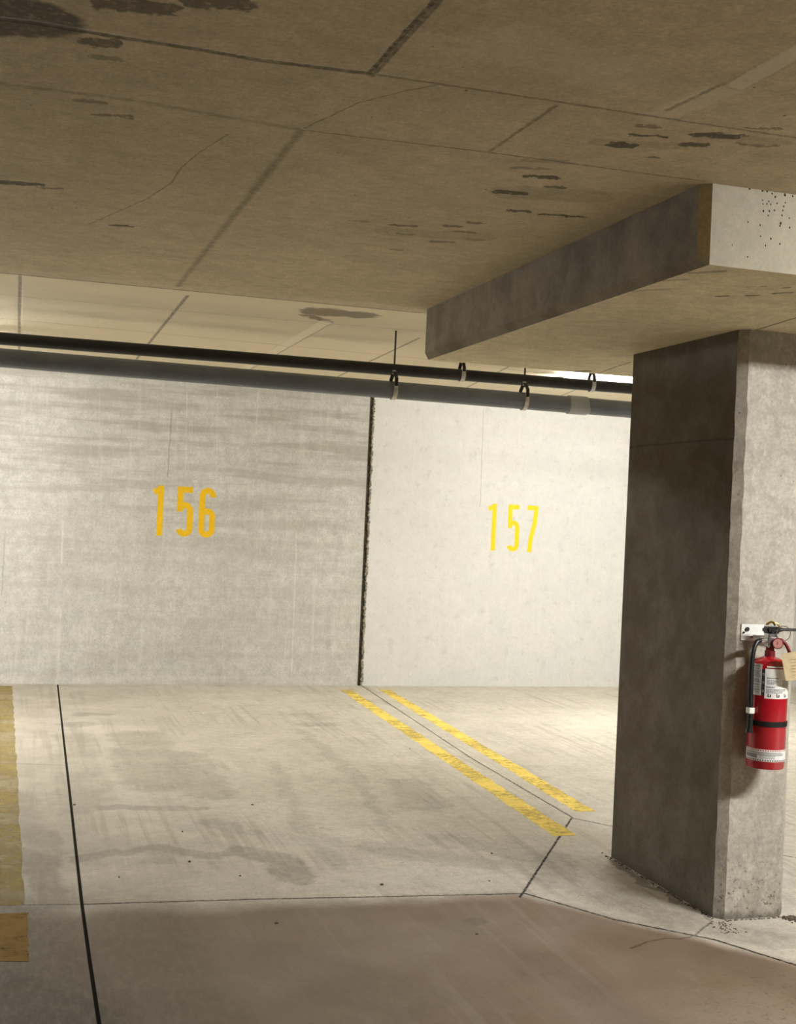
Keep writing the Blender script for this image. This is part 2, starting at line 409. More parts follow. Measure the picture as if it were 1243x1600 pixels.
FLOOR_DIRT_SHADE = [
  ((1.119, 5.872), (1.25, 5.69), 0.06, 0.05, 0.45),
  ((1.25, 5.69), (1.257, 5.383), 0.06, 0.05, 0.45),
  ((0.344, 5.829), (0.729, 5.977), 0.035, 0.05, 0.4),
  ((0.729, 5.977), (0.944, 5.805), 0.035, 0.05, 0.4),
  ((0.944, 5.805), (1.164, 5.866), 0.035, 0.05, 0.4),
  ((0.897, 8.903), (0.845, 7.36), 0.14, 0.12, 0.3),
  ((0.464, 9.356), (0.556, 9.408), 0.08, 0.05, 0.3),
  ((0.554, 9.836), (0.743, 9.833), 0.05, 0.03, 0.35),
  ((0.467, 8.92), (0.424, 6.847), 0.1, 0.08, 0.2),
  ((0.52, 6.808), (1.018, 6.758), 0.03, 0.05, 0.35),
  ((1.038, 6.434), (1.197, 6.221), 0.05, 0.06, 0.3),
  ((1.093, 6.17), (1.677, 5.918), 0.05, 0.08, 0.15),
  ((2.295, 9.752), (2.369, 9.628), 0.1, 0.06, 0.2),
  ((2.176, 9.339), (2.374, 9.334), 0.06, 0.04, 0.3),
  ((0.069, 6.004), (0.179, 5.882), 0.05, 0.06, 0.5),
  ((0.179, 5.882), (0.208, 5.392), 0.05, 0.06, 0.5),
  ((0.208, 5.392), (0.176, 4.564), 0.05, 0.06, 0.5),
  ((0.176, 4.564), (0.07, 4.021), 0.05, 0.06, 0.5),
  ((0.232, 6.333), (0.265, 5.979), 0.012, 0.03, 0.3),
  ((0.265, 5.979), (0.193, 5.306), 0.012, 0.03, 0.3),
  ((1.826, 4.727), (1.857, 4.722), 0.03, 0.02, 0.45),
  ((1.74, 4.623), (1.777, 4.617), 0.02, 0.02, 0.35),
  ((0.963, 4.784), (1.411, 4.564), 0.25, 0.4, 0.18),
  ((1.411, 4.564), (1.092, 3.832), 0.25, 0.4, 0.18),
  ((0.458, 4.517), (0.796, 3.887), 0.1, 0.4, 0.15),
  ((2.16, 5.982), (2.485, 5.528), 0.03, 0.06, 0.2),
  ((2.809, 5.486), (2.818, 4.588), 0.008, 0.02, 0.7),
  ((0.715, 5.979), (0.697, 5.762), 0.06, 0.02, 0.2),
  ((2.568, 4.959), (2.674, 4.594), 0.05, 0.22, 0.5),  # shadow beside the column, painted into the floor colour
  ((2.783, 4.481), (3.028, 4.302), 0.06, 0.12, 0.45),
  ((2.638, 4.15), (2.734, 3.873), 0.05, 0.15, 0.3),
  ((-0.048, 4.249), (0.145, 4.007), 0.2, 0.2, 1.0),
  ((-0.113, 4.954), (0.143, 3.911), 0.25, 0.35, 0.85),
  ((0.487, 4.859), (0.485, 3.754), 0.15, 0.35, 0.6),
  ((-0.04, 4.731), (0.155, 4.568), 0.06, 0.22, 0.85),
  ((0.155, 4.568), (0.159, 3.816), 0.06, 0.22, 0.85),
  ((0.424, 4.655), (0.394, 3.772), 0.06, 0.25, 0.5),
  ((0.663, 4.548), (0.707, 4.228), 0.05, 0.12, 0.4),
  ((0.944, 4.435), (1.293, 4.01), 0.1, 0.25, 0.35),
  ((1.728, 4.742), (1.945, 4.011), 0.04, 0.14, 0.25),
  ((1.945, 4.011), (1.96, 3.57), 0.04, 0.14, 0.25),
  ((1.676, 7.956), (1.48, 6.318), 0.015, 0.06, 0.22),
  ((1.48, 6.318), (1.503, 5.498), 0.015, 0.06, 0.22),
  ((2.102, 9.119), (2.064, 7.347), 0.02, 0.05, 0.22),
  ((2.064, 7.347), (1.909, 6.27), 0.02, 0.05, 0.22),
  ((2.352, 7.234), (2.247, 6.664), 0.1, 0.08, 0.25),
  ((1.117, 8.201), (1.136, 7.085), 0.1, 0.08, 0.3),
  ((0.068, 7.183), (0.181, 5.99), 0.03, 0.08, 0.3),
  ((1.769, 5.79), (2.186, 5.512), 0.05, 0.1, 0.25),
  ((2.54, 5.577), (2.422, 5.17), 0.06, 0.08, 0.35),
]
FLOOR_SPECKS= [(2.277, 5.679), (1.602, 5.257), (2.097, 5.246), (0.833, 5.723), (0.506, 5.526), (1.02, 5.474), (0.38, 6.88), (0.869, 6.259), (1.314, 6.788), (1.789, 4.577), (1.051, 4.824), (2.699, 8.336), (3.146, 8.814), (3.158, 4.62), (3.162, 4.594), (2.815, 4.572)]
CAP_MARKS = [
  ((2.914, 4.649), (2.894, 4.478), 0.002, 0.006, 0.9),
  ((2.894, 4.478), (2.858, 4.166), 0.002, 0.006, 0.9),
  ((2.91, 5.085), (2.891, 4.862), 0.001, 0.004, 0.5),
  ((3.04, 6.307), (2.993, 6.029), 0.002, 0.005, 0.9),
  ((2.993, 6.029), (2.97, 5.82), 0.002, 0.005, 0.9),
  ((2.514, 6.134), (2.804, 6.075), 0.001, 0.004, 0.5),
]
CAP_STAINS = [
  ((2.38, 4.02), (2.408, 3.989), 0.008, 0.0032, 0.9),
  ((2.467, 3.95), (2.485, 3.93), 0.009, 0.0036, 0.85),
  ((2.515, 3.868), (2.556, 3.822), 0.007, 0.0028, 0.85),
  ((2.376, 3.819), (2.394, 3.8), 0.005, 0.002, 0.6),
  ((2.412, 3.782), (2.421, 3.772), 0.005, 0.002, 0.7),
  ((2.486, 3.766), (2.5, 3.751), 0.006, 0.0024, 0.8),
  ((2.921, 6.341), (2.952, 6.292), 0.018, 0.0072, 1),
  ((2.065, 4.095), (2.162, 3.993), 0.01, 0.004, 0.35),
  ((2.038, 3.901), (2.132, 3.807), 0.012, 0.0048, 0.35),
  ((2.094, 3.699), (2.168, 3.625), 0.012, 0.0048, 0.5),
]
CAP_HOLES = [
  ((2.204, 2.701), (2.204, 2.699), 0.003, 0.001, 1.0),
  ((2.251, 2.7), (2.251, 2.698), 0.003, 0.001, 1.0),
  ((2.268, 2.7), (2.268, 2.698), 0.003, 0.001, 1.0),
  ((2.296, 2.705), (2.296, 2.703), 0.004, 0.001, 1.0),
  ((2.287, 2.694), (2.287, 2.692), 0.002, 0.001, 1.0),
  ((2.299, 2.685), (2.299, 2.683), 0.002, 0.001, 1.0),
  ((2.334, 2.696), (2.335, 2.693), 0.003, 0.001, 1.0),
  ((2.363, 2.695), (2.363, 2.693), 0.002, 0.001, 1.0),
  ((2.253, 2.669), (2.253, 2.667), 0.0015, 0.001, 1.0),
  ((2.256, 2.657), (2.256, 2.655), 0.0015, 0.001, 1.0),
  ((2.27, 2.659), (2.27, 2.657), 0.0015, 0.001, 1.0),
  ((2.276, 2.668), (2.277, 2.666), 0.0015, 0.001, 1.0),
  ((2.284, 2.659), (2.284, 2.657), 0.0015, 0.001, 1.0),
  ((2.307, 2.665), (2.308, 2.663), 0.0015, 0.001, 1.0),
  ((2.338, 2.671), (2.338, 2.669), 0.0015, 0.001, 1.0),
  ((2.332, 2.658), (2.332, 2.656), 0.002, 0.001, 1.0),
  ((2.33, 2.645), (2.33, 2.643), 0.0015, 0.001, 1.0),
  ((2.259, 2.635), (2.259, 2.633), 0.002, 0.001, 1.0),
  ((2.28, 2.638), (2.281, 2.636), 0.002, 0.001, 1.0),
  ((2.299, 2.642), (2.299, 2.64), 0.002, 0.001, 1.0),
  ((2.276, 2.623), (2.277, 2.621), 0.0015, 0.001, 1.0),
  ((2.328, 2.629), (2.328, 2.627), 0.002, 0.001, 1.0),
  ((2.325, 2.603), (2.325, 2.601), 0.003, 0.001, 1.0),
  ((2.323, 2.595), (2.323, 2.593), 0.002, 0.001, 1.0),
  ((2.355, 2.623), (2.355, 2.621), 0.0015, 0.001, 1.0),
  ((2.359, 2.593), (2.359, 2.591), 0.002, 0.001, 1.0),
  ((2.25, 2.589), (2.25, 2.587), 0.0015, 0.001, 1.0),
  ((2.254, 2.554), (2.254, 2.552), 0.0015, 0.001, 1.0),
  ((2.292, 2.55), (2.292, 2.548), 0.0022, 0.001, 1.0),
  ((2.274, 2.526), (2.274, 2.524), 0.0015, 0.001, 1.0),
  ((2.205, 2.594), (2.205, 2.592), 0.0015, 0.001, 1.0),
  ((2.211, 2.484), (2.211, 2.482), 0.0015, 0.001, 1.0),
  ((2.326, 2.537), (2.326, 2.535), 0.002, 0.001, 1.0),
  ((2.153, 2.515), (2.153, 2.513), 0.0012, 0.001, 1.0),
]

# ---------------------------------------------------------------- surface materials
TAN1, TAN2, TAN3 = (.63, .54, .365), (.54, .46, .305), (.47, .40, .265)
def cached(lists):
    """one material per distinct set of marks"""
    def deco(fn):
        store = {}
        def get(cell):
            sel = [cell_marks(l, cell) for l in lists]; key = repr(sel)
            if key not in store: store[key] = fn(*sel)
            return store[key]
        return get
    return deco
CEIL_JOINTS += [((-5, 6.472), (2.04, 6.472), .004, .006, 1.0), ((1.684, 2.757), (1.696, 1.8), .002, .004, 1.0), ((1.625, 2.765), (1.684, 2.757), .001, .004, .5)]
CEIL_FAR += [((1.779, 7.37), (1.790, 10.25), .003, .005, 1.0)]
CEIL_PALE = [((1.650, 2.73), (1.655, 1.8), .018, .006, 1.0), ((1.650, 2.78), (1.60, 3.05), .03, .03, .5), ((1.740, 7.36), (1.745, 10.2), .028, .008, 1.0), ((1.05, 2.72), (1.35, 2.80), .06, .10, .35), ((.0, 6.40), (2.0, 6.40), .01, .10, .25)]
@cached([CEIL_PALE, CEIL_BROWN, CEIL_JOINTS + CEIL_FAR, CEIL_STAINS])
def mat_ceiling(PALE, BROWN, JOINTS, STAINS):
    k = NT('ceiling_concrete'); P0 = flat(k, 2)
    c = concrete(k, P0, TAN1, TAN2, TAN3, .7, 3.5, 70)
    fs = k.new('ShaderNodeSeparateXYZ'); k.put(fs.inputs[0], k.new('ShaderNodeTexCoord').outputs['Object'])
    bay = k.ramp(fs.outputs[1], 6.478, 6.482, 0, 1)     # bay beyond the step lightened: its brighter light is put into the colour
    c = k.mix(k.math('MULTIPLY', bay, .7), c, (.84, .76, .58, 1))
    brown = marks(k, flat(k, 2, .22, 9), BROWN)
    c = dark(k, c, k.math('MULTIPLY', brown, .75), (.15, .11, .075))
    P1 = flat(k, 2, .012, 45)
    c = k.mix(k.math('MULTIPLY', marks(k, P0, PALE), .5), c, (.84, .78, .62, 1))
    j = marks(k, P1, JOINTS)
    rag = k.ramp(k.noise(P0, 40, 4, .7), .30, .62, .45, 1.0)
    jj = k.math('MULTIPLY', j, rag)
    c = dark(k, c, k.math('MULTIPLY', jj, .85), (.05, .045, .03))
    st = marks(k, flat(k, 2, .075, 22), STAINS)
    st = k.math('MULTIPLY', st, k.ramp(k.noise(P0, 38, 5, .75), .30, .50, .45, 1.0))
    c = dark(k, c, st, (.10, .085, .06))
    sm = k.math('MULTIPLY', k.ramp(k.noise(k.vmath('MULTIPLY', P0, (1, 2, 1)), 7, 6, .75), .60, .72), .30)
    c = dark(k, c, sm, (.16, .13, .09))
    sp = specks(k, P0, 11, .06, .66)
    c = dark(k, c, k.math('MULTIPLY', sp, .8), (.06, .05, .035))
    h = k.math('SUBTRACT', k.noise(P0, 25, 6, .6), k.math('MULTIPLY', k.math('MAXIMUM', j, sp), 1.4))
    return finish(k, c, .85, h, .004, .5, .3)
@cached([WALL_LIGHT, WALL_DARK])
def mat_wall(LIGHT, DARK):
    k = NT('wall_concrete'); P0 = flat(k, 1)
    tc = k.new('ShaderNodeTexCoord').outputs['Object']
    c = concrete(k, P0, (.66, .655, .615), (.575, .57, .53), (.51, .505, .465), .9, 4.5, 60)
    sep = k.new('ShaderNodeSeparateXYZ'); k.put(sep.inputs[0], tc); x, z = sep.outputs[0], sep.outputs[2]
    # horizontal pour bands, strongest high on the left wall
    hb = k.noise(k.vmath('MULTIPLY', P0, (.6, 1, 7.5)), 1.3, 5, .6)
    band = k.math('MULTIPLY', k.ramp(hb, .44, .62), k.ramp(z, 1.0, 2.4, .22, .65))
    left = k.math('LESS_THAN', x, 3.2)
    c = dark(k, c, k.math('MULTIPLY', band, k.math('MULTIPLY_ADD', left, .75, .25)), (.36, .34, .285))
    # vertical run marks
    vb = k.noise(k.vmath('MULTIPLY', P0, (9, 1, .5)), 2.2, 5, .65)
    c = k.mix(k.math('MULTIPLY', k.ramp(vb, .52, .68), .28), c, (.74, .72, .66, 1))
    vb2 = k.noise(k.vmath('MULTIPLY', P0, (22, 1, 1.2)), 2.6, 6, .75)
    vb2f = k.math('MULTIPLY', k.ramp(vb2, .58, .72), .25)
    mott = k.math('MULTIPLY', k.ramp(k.noise(P0, 10, 6, .8), .54, .66), .28)
    # the right pour is a lighter, whiter concrete
    c = k.mix(k.math('MULTIPLY', k.math('SUBTRACT', 1.0, left), .60), c, (.80, .805, .785, 1))
    c = dark(k, c, k.math('MAXIMUM', vb2f, mott), (.37, .355, .31))
    P1 = flat(k, 1, .02, 12)
    L = k.math('MULTIPLY', marks(k, P1, LIGHT, 1), k.ramp(k.noise(P0, 14, 3), .35, .6, .3, 1))
    c = k.mix(k.math('MULTIPLY', L, .6), c, (.78, .76, .70, 1))
    D = marks(k, P1, DARK, 1); c = dark(k, c, D, (.22, .20, .16))
    sp = k.math('MULTIPLY', specks(k, P0, 13, .05, .80), k.ramp(z, .3, 1.4, 1, .35))
    c = dark(k, c, k.math('MULTIPLY', sp, .7), (.15, .13, .10))
    h = k.math('SUBTRACT', k.noise(P0, 20, 6, .6), k.math('MULTIPLY', sp, .9))
    return finish(k, c, .8, h, .007, .6, .3)
@cached([FLOOR_DIRT_SHADE, FLOOR_JOINTS[5:], FLOOR_JOINTS[:5]])
def mat_floor(DIRT_SHADE, JOINTS, SAW):
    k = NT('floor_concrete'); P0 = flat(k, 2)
    tc = k.new('ShaderNodeTexCoord').outputs['Object']
    sep = k.new('ShaderNodeSeparateXYZ'); k.put(sep.inputs[0], tc); x, y = sep.outputs[0], sep.outputs[1]
    c = concrete(k, P0, (.61, .575, .495), (.54, .505, .435), (.46, .43, .365), .6, 3.2, 80)
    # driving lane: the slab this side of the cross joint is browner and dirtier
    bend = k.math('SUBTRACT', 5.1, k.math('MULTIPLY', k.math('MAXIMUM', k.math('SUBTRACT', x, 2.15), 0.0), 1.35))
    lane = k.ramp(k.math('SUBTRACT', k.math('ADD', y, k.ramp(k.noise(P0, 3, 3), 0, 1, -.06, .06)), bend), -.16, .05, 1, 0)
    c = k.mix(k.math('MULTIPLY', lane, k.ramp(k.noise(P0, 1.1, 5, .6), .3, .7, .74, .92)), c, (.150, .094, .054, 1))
    # tyre smears running in and out of the bay
    ty = k.noise(k.vmath('MULTIPLY', P0, (16, .5, 1)), 1.2, 4, .6)
    patch = k.ramp(k.noise(P0, .9, 3), .42, .62)
    c = dark(k, c, k.math('MULTIPLY', k.math('MULTIPLY', k.ramp(ty, .48, .62), patch), .38), (.26, .225, .18))
    bl = k.noise(k.vmath('MULTIPLY', P0, (1, .55, 1)), 6, 6, .7)
    c = dark(k, c, k.math('MULTIPLY', k.ramp(bl, .55, .68), .28), (.27, .235, .185))
    leftdark = k.ramp(x, .2, 1.9, .55, 0)  # floor colour darkens steadily towards the left
    c = dark(k, c, k.math('MULTIPLY', leftdark, k.ramp(k.noise(P0, 2.2, 4), .3, .6, .5, 1)), (.24, .21, .17))
    D = marks(k, flat(k, 2, .22, 5), DIRT_SHADE)
    D = k.math('MULTIPLY', D, k.ramp(k.noise(k.vmath('MULTIPLY', P0, (3, 1, 1)), 12, 5, .7), .3, .6, .65, 1))
    c = dark(k, c, k.math('MULTIPLY', D, .85), (.07, .058, .042))
    # fine crazing
    cz = k.noise(k.vmath('MULTIPLY', P0, (1, 1.6, 1)), 22, 7, .8)
    c = dark(k, c, k.math('MULTIPLY', k.math('MULTIPLY', k.ramp(cz, .58, .66), k.ramp(k.noise(P0, 1.4, 2), .42, .56)), .75), (.20, .17, .13))
    # spalled patch at the lower right
    dx = k.vmath('DISTANCE', flat(k, 2, .3, 3), (2.75, 3.55, 0)).node.outputs['Value']
    sp2 = k.math('MULTIPLY', k.ramp(dx, .25, .75, 1, 0), k.ramp(k.noise(k.vmath('MULTIPLY', P0, (1, 1.6, 1)), 30, 5, .7), .56, .62))
    c = dark(k, c, k.math('MULTIPLY', sp2, .55), (.08, .065, .05))
    J = marks(k, flat(k, 2, .012, 40), JOINTS)
    S = marks(k, P0, SAW)
    J = k.math('MAXIMUM', k.math('MULTIPLY', J, k.ramp(k.noise(P0, 35, 4, .7), .3, .55, .5, 1)), S)
    c = dark(k, c, k.math('MULTIPLY', J, .97), (.012, .010, .008))
    sp = specks(k, P0, 4.5, .030, .72)
    c = dark(k, c, sp, (.03, .025, .02))
    h = k.math('SUBTRACT', k.noise(P0, 30, 6, .6), k.math('ADD', k.math('MULTIPLY', J, 1.3), sp2))
    r = k.ramp(k.noise(P0, 2.5, 4), .3, .7, .60, .78)
    k.put(k.b.inputs['Specular IOR Level'], k.math('MULTIPLY', k.math('SUBTRACT', 1.0, J), .16))
    return finish(k, c, k.math('MAXIMUM', r, J), h, .004, .35)
def mat_column():
    k = NT('column_concrete'); tc = k.new('ShaderNodeTexCoord').outputs['Object']
    c = concrete(k, tc, (.47, .44, .375), (.40, .37, .31), (.34, .31, .26), 1.6, 6, 70)
    sep = k.new('ShaderNodeSeparateXYZ'); k.put(sep.inputs[0], tc); x, y, z = sep.outputs
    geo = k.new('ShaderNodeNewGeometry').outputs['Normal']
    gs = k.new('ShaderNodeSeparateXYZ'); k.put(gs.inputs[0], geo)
    side = k.math('GREATER_THAN', k.math('ABSOLUTE', gs.outputs[0]), .9)      # long faces darkened: their shade is put into the colour
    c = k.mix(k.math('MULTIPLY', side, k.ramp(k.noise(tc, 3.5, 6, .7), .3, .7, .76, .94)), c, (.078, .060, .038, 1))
    # white wipe marks on the short faces
    w = k.noise(k.vmath('MULTIPLY', tc, (1.5, 1, 1)), 16, 6, .72)
    c = k.mix(k.math('MULTIPLY', k.math('MULTIPLY', k.ramp(w, .50, .66), k.math('SUBTRACT', 1.0, side)), .40), c, (.62, .60, .54, 1))
    # form line across the shaft (world z about 1.99) and along the foot
    n1 = k.math('ADD', z, k.ramp(k.noise(tc, 6, 2), 0, 1, -.006, .006))
    line = k.ramp(k.math('ABSOLUTE', k.math('SUBTRACT', n1, 1.99)), .0015, .006, 1, 0)
    foot = k.ramp(k.math('ADD', z, k.ramp(k.noise(tc, 14, 4), 0, 1, -.03, .03)), .0, .05, .8, 0)
    c = dark(k, c, k.math('MULTIPLY', k.math('MAXIMUM', k.math('MULTIPLY', line, side), foot), .8), (.07, .06, .045))
    sp = specks(k, tc, 16, .06, .76)
    lowp = k.math('MULTIPLY', k.ramp(k.noise(tc, 42, 5, .75), .57, .62), k.ramp(z, .05, .45, .9, 0))
    a = k.math('MAXIMUM', sp, lowp)
    c = dark(k, c, k.math('MULTIPLY', a, .75), (.07, .06, .045))
    h = k.math('SUBTRACT', k.noise(tc, 24, 6, .6), k.math('MULTIPLY', a, 1.1))
    return finish(k, c, .82, h, .005, .55, .3)
def mat_capital():
    k = NT('drop_panel_concrete'); SH = (3.0, 5.09, 0.0); tc = k.new('ShaderNodeTexCoord').outputs['Object']
    c = concrete(k, tc, (.72, .63, .42), (.64, .56, .37), (.56, .48, .32), 1.3, 5, 70)
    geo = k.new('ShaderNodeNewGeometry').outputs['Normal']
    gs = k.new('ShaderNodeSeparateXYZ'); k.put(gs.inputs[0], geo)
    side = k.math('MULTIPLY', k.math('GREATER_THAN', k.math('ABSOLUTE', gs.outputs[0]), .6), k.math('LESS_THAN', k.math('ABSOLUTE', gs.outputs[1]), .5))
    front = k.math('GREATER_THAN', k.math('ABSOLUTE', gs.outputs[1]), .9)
    c = k.mix(k.math('MULTIPLY', side, k.ramp(k.noise(tc, 3.5, 6, .7), .3, .7, .76, .94)), c, (.078, .060, .038, 1))  # panel sides painted dark brown to carry their shade
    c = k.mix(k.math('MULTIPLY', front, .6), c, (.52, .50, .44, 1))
    P1 = flat(k, 2, .01, 20, SH)
    under = k.math('LESS_THAN', gs.outputs[2], -.9)
    j = k.math('MULTIPLY', marks(k, P1, CAP_MARKS), under)
    c = dark(k, c, k.math('MULTIPLY', j, .85), (.06, .05, .035))
    st = k.math('MULTIPLY', marks(k, flat(k, 2, .03, 30, SH), CAP_STAINS), under)
    c = dark(k, c, st, (.09, .075, .055))
    Pf = flat(k, 1, .004, 60, SH)
    holes = k.math('MULTIPLY', marks(k, Pf, CAP_HOLES, 1), front)
    c = dark(k, c, holes, (.03, .025, .02))
    sp = specks(k, tc, 13, .05, .80)
    c = dark(k, c, k.math('MULTIPLY', sp, .7), (.07, .06, .045))
    h = k.math('SUBTRACT', k.noise(tc, 24, 6, .6), k.math('ADD', k.math('MULTIPLY', k.math('MAXIMUM', sp, j), .9), holes))
    return finish(k, c, .82, h, .005, .5, .3)
def mat_paint(name, col, wear, rough=.6, ax=2, lo=.35, hi=1.0):
    """thin worn paint: the noise leaves bare concrete showing through"""
    k = NT(name); P = flat(k, ax)
    a = k.noise(P, 28, 6, .75); b = k.noise(P, 2.2, 3); st = k.noise(k.vmath('MULTIPLY', flat(k, ax, .05, 4), (2, 5, 1)), 3, 5, .7)
    tot = k.math('ADD', k.math('MULTIPLY', a, .40), k.math('ADD', k.math('MULTIPLY', b, .35), k.math('MULTIPLY', st, .25)))
    cover = k.ramp(tot, wear-.05, wear+.06, lo, hi)
    c = k.mix(k.ramp(k.noise(P, 6, 4), .3, .7), (*col, 1), (*[v*.82 for v in col], 1))
    tr = k.new('ShaderNodeBsdfTransparent'); mx = k.new('ShaderNodeMixShader')
    k.put(k.b.inputs['Base Color'], c); k.b.inputs['Roughness'].default_value = .8; k.b.inputs['Specular IOR Level'].default_value = .12
    k.put(mx.inputs[0], cover); k.put(mx.inputs[1], tr.outputs[0]); k.put(mx.inputs[2], k.b.outputs[0]); k.put(k.out.inputs[0], mx.outputs[0])
    return k.m
def mat_lamp(name, strength):
    k = NT(name); tc = k.new('ShaderNodeTexCoord').outputs['Object']
    f = k.ramp(k.noise(tc, 3), 0, 1, .96, 1.0)
    k.b.inputs['Base Color'].default_value = (.9, .9, .88, 1)
    k.b.inputs['Emission Color'].default_value = (*LAMP_COLOR, 1); k.put(k.b.inputs['Emission Strength'], k.math('MULTIPLY', f, strength))
    return k.m

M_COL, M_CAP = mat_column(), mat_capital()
M_FAR = simple('plain_concrete', (.45, .42, .36), .85, 0, .2, 2)
M_YEL_BRIGHT = mat_paint('yellow_bay_paint', (.88, .68, .16), .47)
M_YEL_OLD = mat_paint('old_yellow_lane_paint', (.38, .30, .12), .50, lo=.25, hi=.65)
M_YEL_STUB = mat_paint('ochre_lane_paint', (.19, .115, .018), .46, lo=.65, hi=1.0)
M_YEL_NUM2 = simple('bright_yellow_number_paint', (.93, .68, .004), .6, 0, .08, 40)
M_YEL_NUM = simple('yellow_number_paint', (.90, .55, .002), .6, 0, .08, 40)
M_FOAM = simple('joint_foam', (.10, .085, .055), .95, 0, .5, 60, .01)
M_FRINGE = simple('joint_foam_fringe', (.40, .36, .25), .95, 0, .6, 60, .01)
M_PVC = simple('grey_pvc', (.17, .19, .225), .26, 0, .12, 6)
M_PVC2 = simple('light_grey_pvc', (.40, .42, .45), .35, 0, .1, 12)
M_BLACKPIPE = simple('black_steel_pipe', (.018, .017, .014), .42, .2, .3, 12)
M_GALV = simple('galvanised_steel', (.55, .54, .50), .38, .85, .25, 50)
M_RODST = simple('dark_rod_steel', (.04, .035, .03), .5, .6, .3, 50)
M_BLACK = simple('black_rubber', (.012, .012, .012), .38, 0, .2, 60)
M_RED = simple('red_enamel', (.40, .005, .014), .22, 0, .12, 8, 0, .6)
M_REDDARK = simple('dusty_dark_red', (.20, .008, .015), .45, 0, .4, 40)
M_WHITE = simple('white_label', (.80, .79, .76), .5, 0, .08, 60)
M_INK = simple('black_print', (.03, .03, .035), .5, 0, .2, 60)
M_GREYINK = simple('grey_print', (.30, .30, .29), .5, 0, .3, 200)
M_REDINK = simple('red_print', (.55, .03, .03), .5, 0, .2, 60)
M_BRASS = simple('brass', (.45, .28, .05), .3, .8, .3, 60)
M_CHROME = simple('chromed_steel', (.75, .74, .72), .22, .9, .1, 60)
M_DIAL = simple('pink_gauge_dial', (.62, .30, .27), .4, 0, .2, 120)
M_TAG = simple('buff_card', (.62, .50, .30), .8, 0, .15, 60)
M_HOUSING = simple('white_enamel_steel', (.75, .75, .73), .4, 0, .05, 10)
M_CRUMB = simple('concrete_crumbs', (.16, .13, .09), .9, 0, .6, 80)
M_WIRE = simple('steel_wire', (.35, .33, .28), .35, .8, .2, 60)

# ---------------------------------------------------------------- the room
bm = bmesh.new(); bx(bm, -9, 15, -8, 11.6, -.2, 0)
fr = lambda a, b, n: [a+(b-a)*i/n for i in range(n+1)]
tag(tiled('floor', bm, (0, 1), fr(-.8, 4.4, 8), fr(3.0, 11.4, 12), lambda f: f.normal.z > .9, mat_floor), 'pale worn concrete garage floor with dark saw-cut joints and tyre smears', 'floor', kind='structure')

bm = bmesh.new()
bx(bm, -9, 15, -8, 6.48, 2.70, 3.0)
bm2 = bmesh.new(); bx(bm2, -9, 15, 6.48, 11.7, 2.75, 3.0)
def ridge(bm, pts, z, t):      # a raised strip of grout left along a form joint, its right edge proud
    v = [bm.verts.new((x, y, z+.002)) for x, y in pts] + [bm.verts.new((x, y, z-(t if i in (1, 2) else .0005))) for i, (x, y) in enumerate(pts)]
    for f in ((0,1,2,3),(7,6,5,4),(0,4,5,1),(1,5,6,2),(2,6,7,3),(3,7,4,0)): bm.faces.new([v[i] for i in f])
ridge(bm2, [(1.705, 7.29), (1.775, 7.36), (1.788, 10.25), (1.700, 10.25)], 2.75, .012)
ridge(bm, [(1.625, 2.765), (1.676, 2.758), (1.690, 1.9), (1.615, 1.9)], 2.70, .012)
tag(tiled('ceiling', bm, (0, 1), fr(-.5, 5.1, 8), fr(2.0, 11.4, 13), lambda f: abs(f.normal.z) > .5 and f.calc_center_median().z < 2.8, mat_ceiling), 'brown-grey concrete ceiling with panel joints and dark damp patches', 'ceiling', kind='structure')
tag(tiled('ceiling', bm2, (0, 1), fr(-.5, 5.1, 8), fr(7.2, 11.4, 6), lambda f: abs(f.normal.z) > .5 and f.calc_center_median().z < 2.8, mat_ceiling), 'paler ceiling bay beyond the step, with a brown damp stain', 'ceiling', kind='structure')

bm = bmesh.new()
bx(bm, -9, 3.160, 11.45, 11.75, -.2, 2.9); bx(bm, 3.202, 15, 11.45, 11.75, -.2, 2.9); bx(bm, 3.158, 3.204, 11.55, 11.75, -.2, 2.9)
tag(tiled('wall_back', bm, (0, 2), fr(-.4, 6.2, 11), (.6, 1.3, 2.0), lambda f: f.normal.y < -.9, mat_wall), 'long light grey concrete wall split by a dark vertical expansion joint', 'wall', kind='structure')
for nm, b in (('wall_left', (-9.3, -9, -8, 11.75, -.2, 3)), ('wall_right', (15, 15.3, -8, 11.75, -.2, 3)), ('wall_front', (-9, 15, -8.3, -8, -.2, 3))):
    bm = bmesh.new(); bx(bm, *b)
    tag(obj(nm, bm, M_FAR), {'wall_left': 'plain concrete wall far off to the left', 'wall_right': 'plain concrete wall far off to the right', 'wall_front': 'plain concrete wall behind the viewer'}[nm], 'wall', kind='structure')

# expansion joint filler: a recessed dark board with a torn foam edge
t = empty('trim_1', (3.18, 11.45, 0)); tag(t, 'dark torn foam strip in the wall expansion joint', 'joint strip', kind='structure')
bm = bmesh.new(); N = 120; L = []; R = []
for i in range(N+1):
    z = 2.74*i/N; L.append((3.158, z)); R.append((3.196 + random.uniform(-.010, .005), z))
v0 = [(bm.verts.new((a[0], 11.475, a[1])), bm.verts.new((b[0], 11.470+random.uniform(-.006, .006), b[1]))) for a, b in zip(L, R)]
v1 = [(bm.verts.new((3.158, 11.548, a[1])), bm.verts.new((3.200, 11.548, b[1]))) for a, b in zip(L, R)]
for i in range(N):
    bm.faces.new((v0[i][0], v0[i][1], v0[i+1][1], v0[i+1][0])); bm.faces.new((v0[i][1], v1[i][1], v1[i+1][1], v0[i+1][1]))
    bm.faces.new((v1[i][0], v0[i][0], v0[i+1][0], v1[i+1][0])); bm.faces.new((v1[i][1], v1[i][0], v1[i+1][0], v1[i+1][1]))
bm.faces.new((v0[0][1], v0[0][0], v1[0][0], v1[0][1])); bm.faces.new((v0[N][0], v0[N][1], v1[N][1], v1[N][0]))
obj('filler_board', bm, M_FOAM, t)
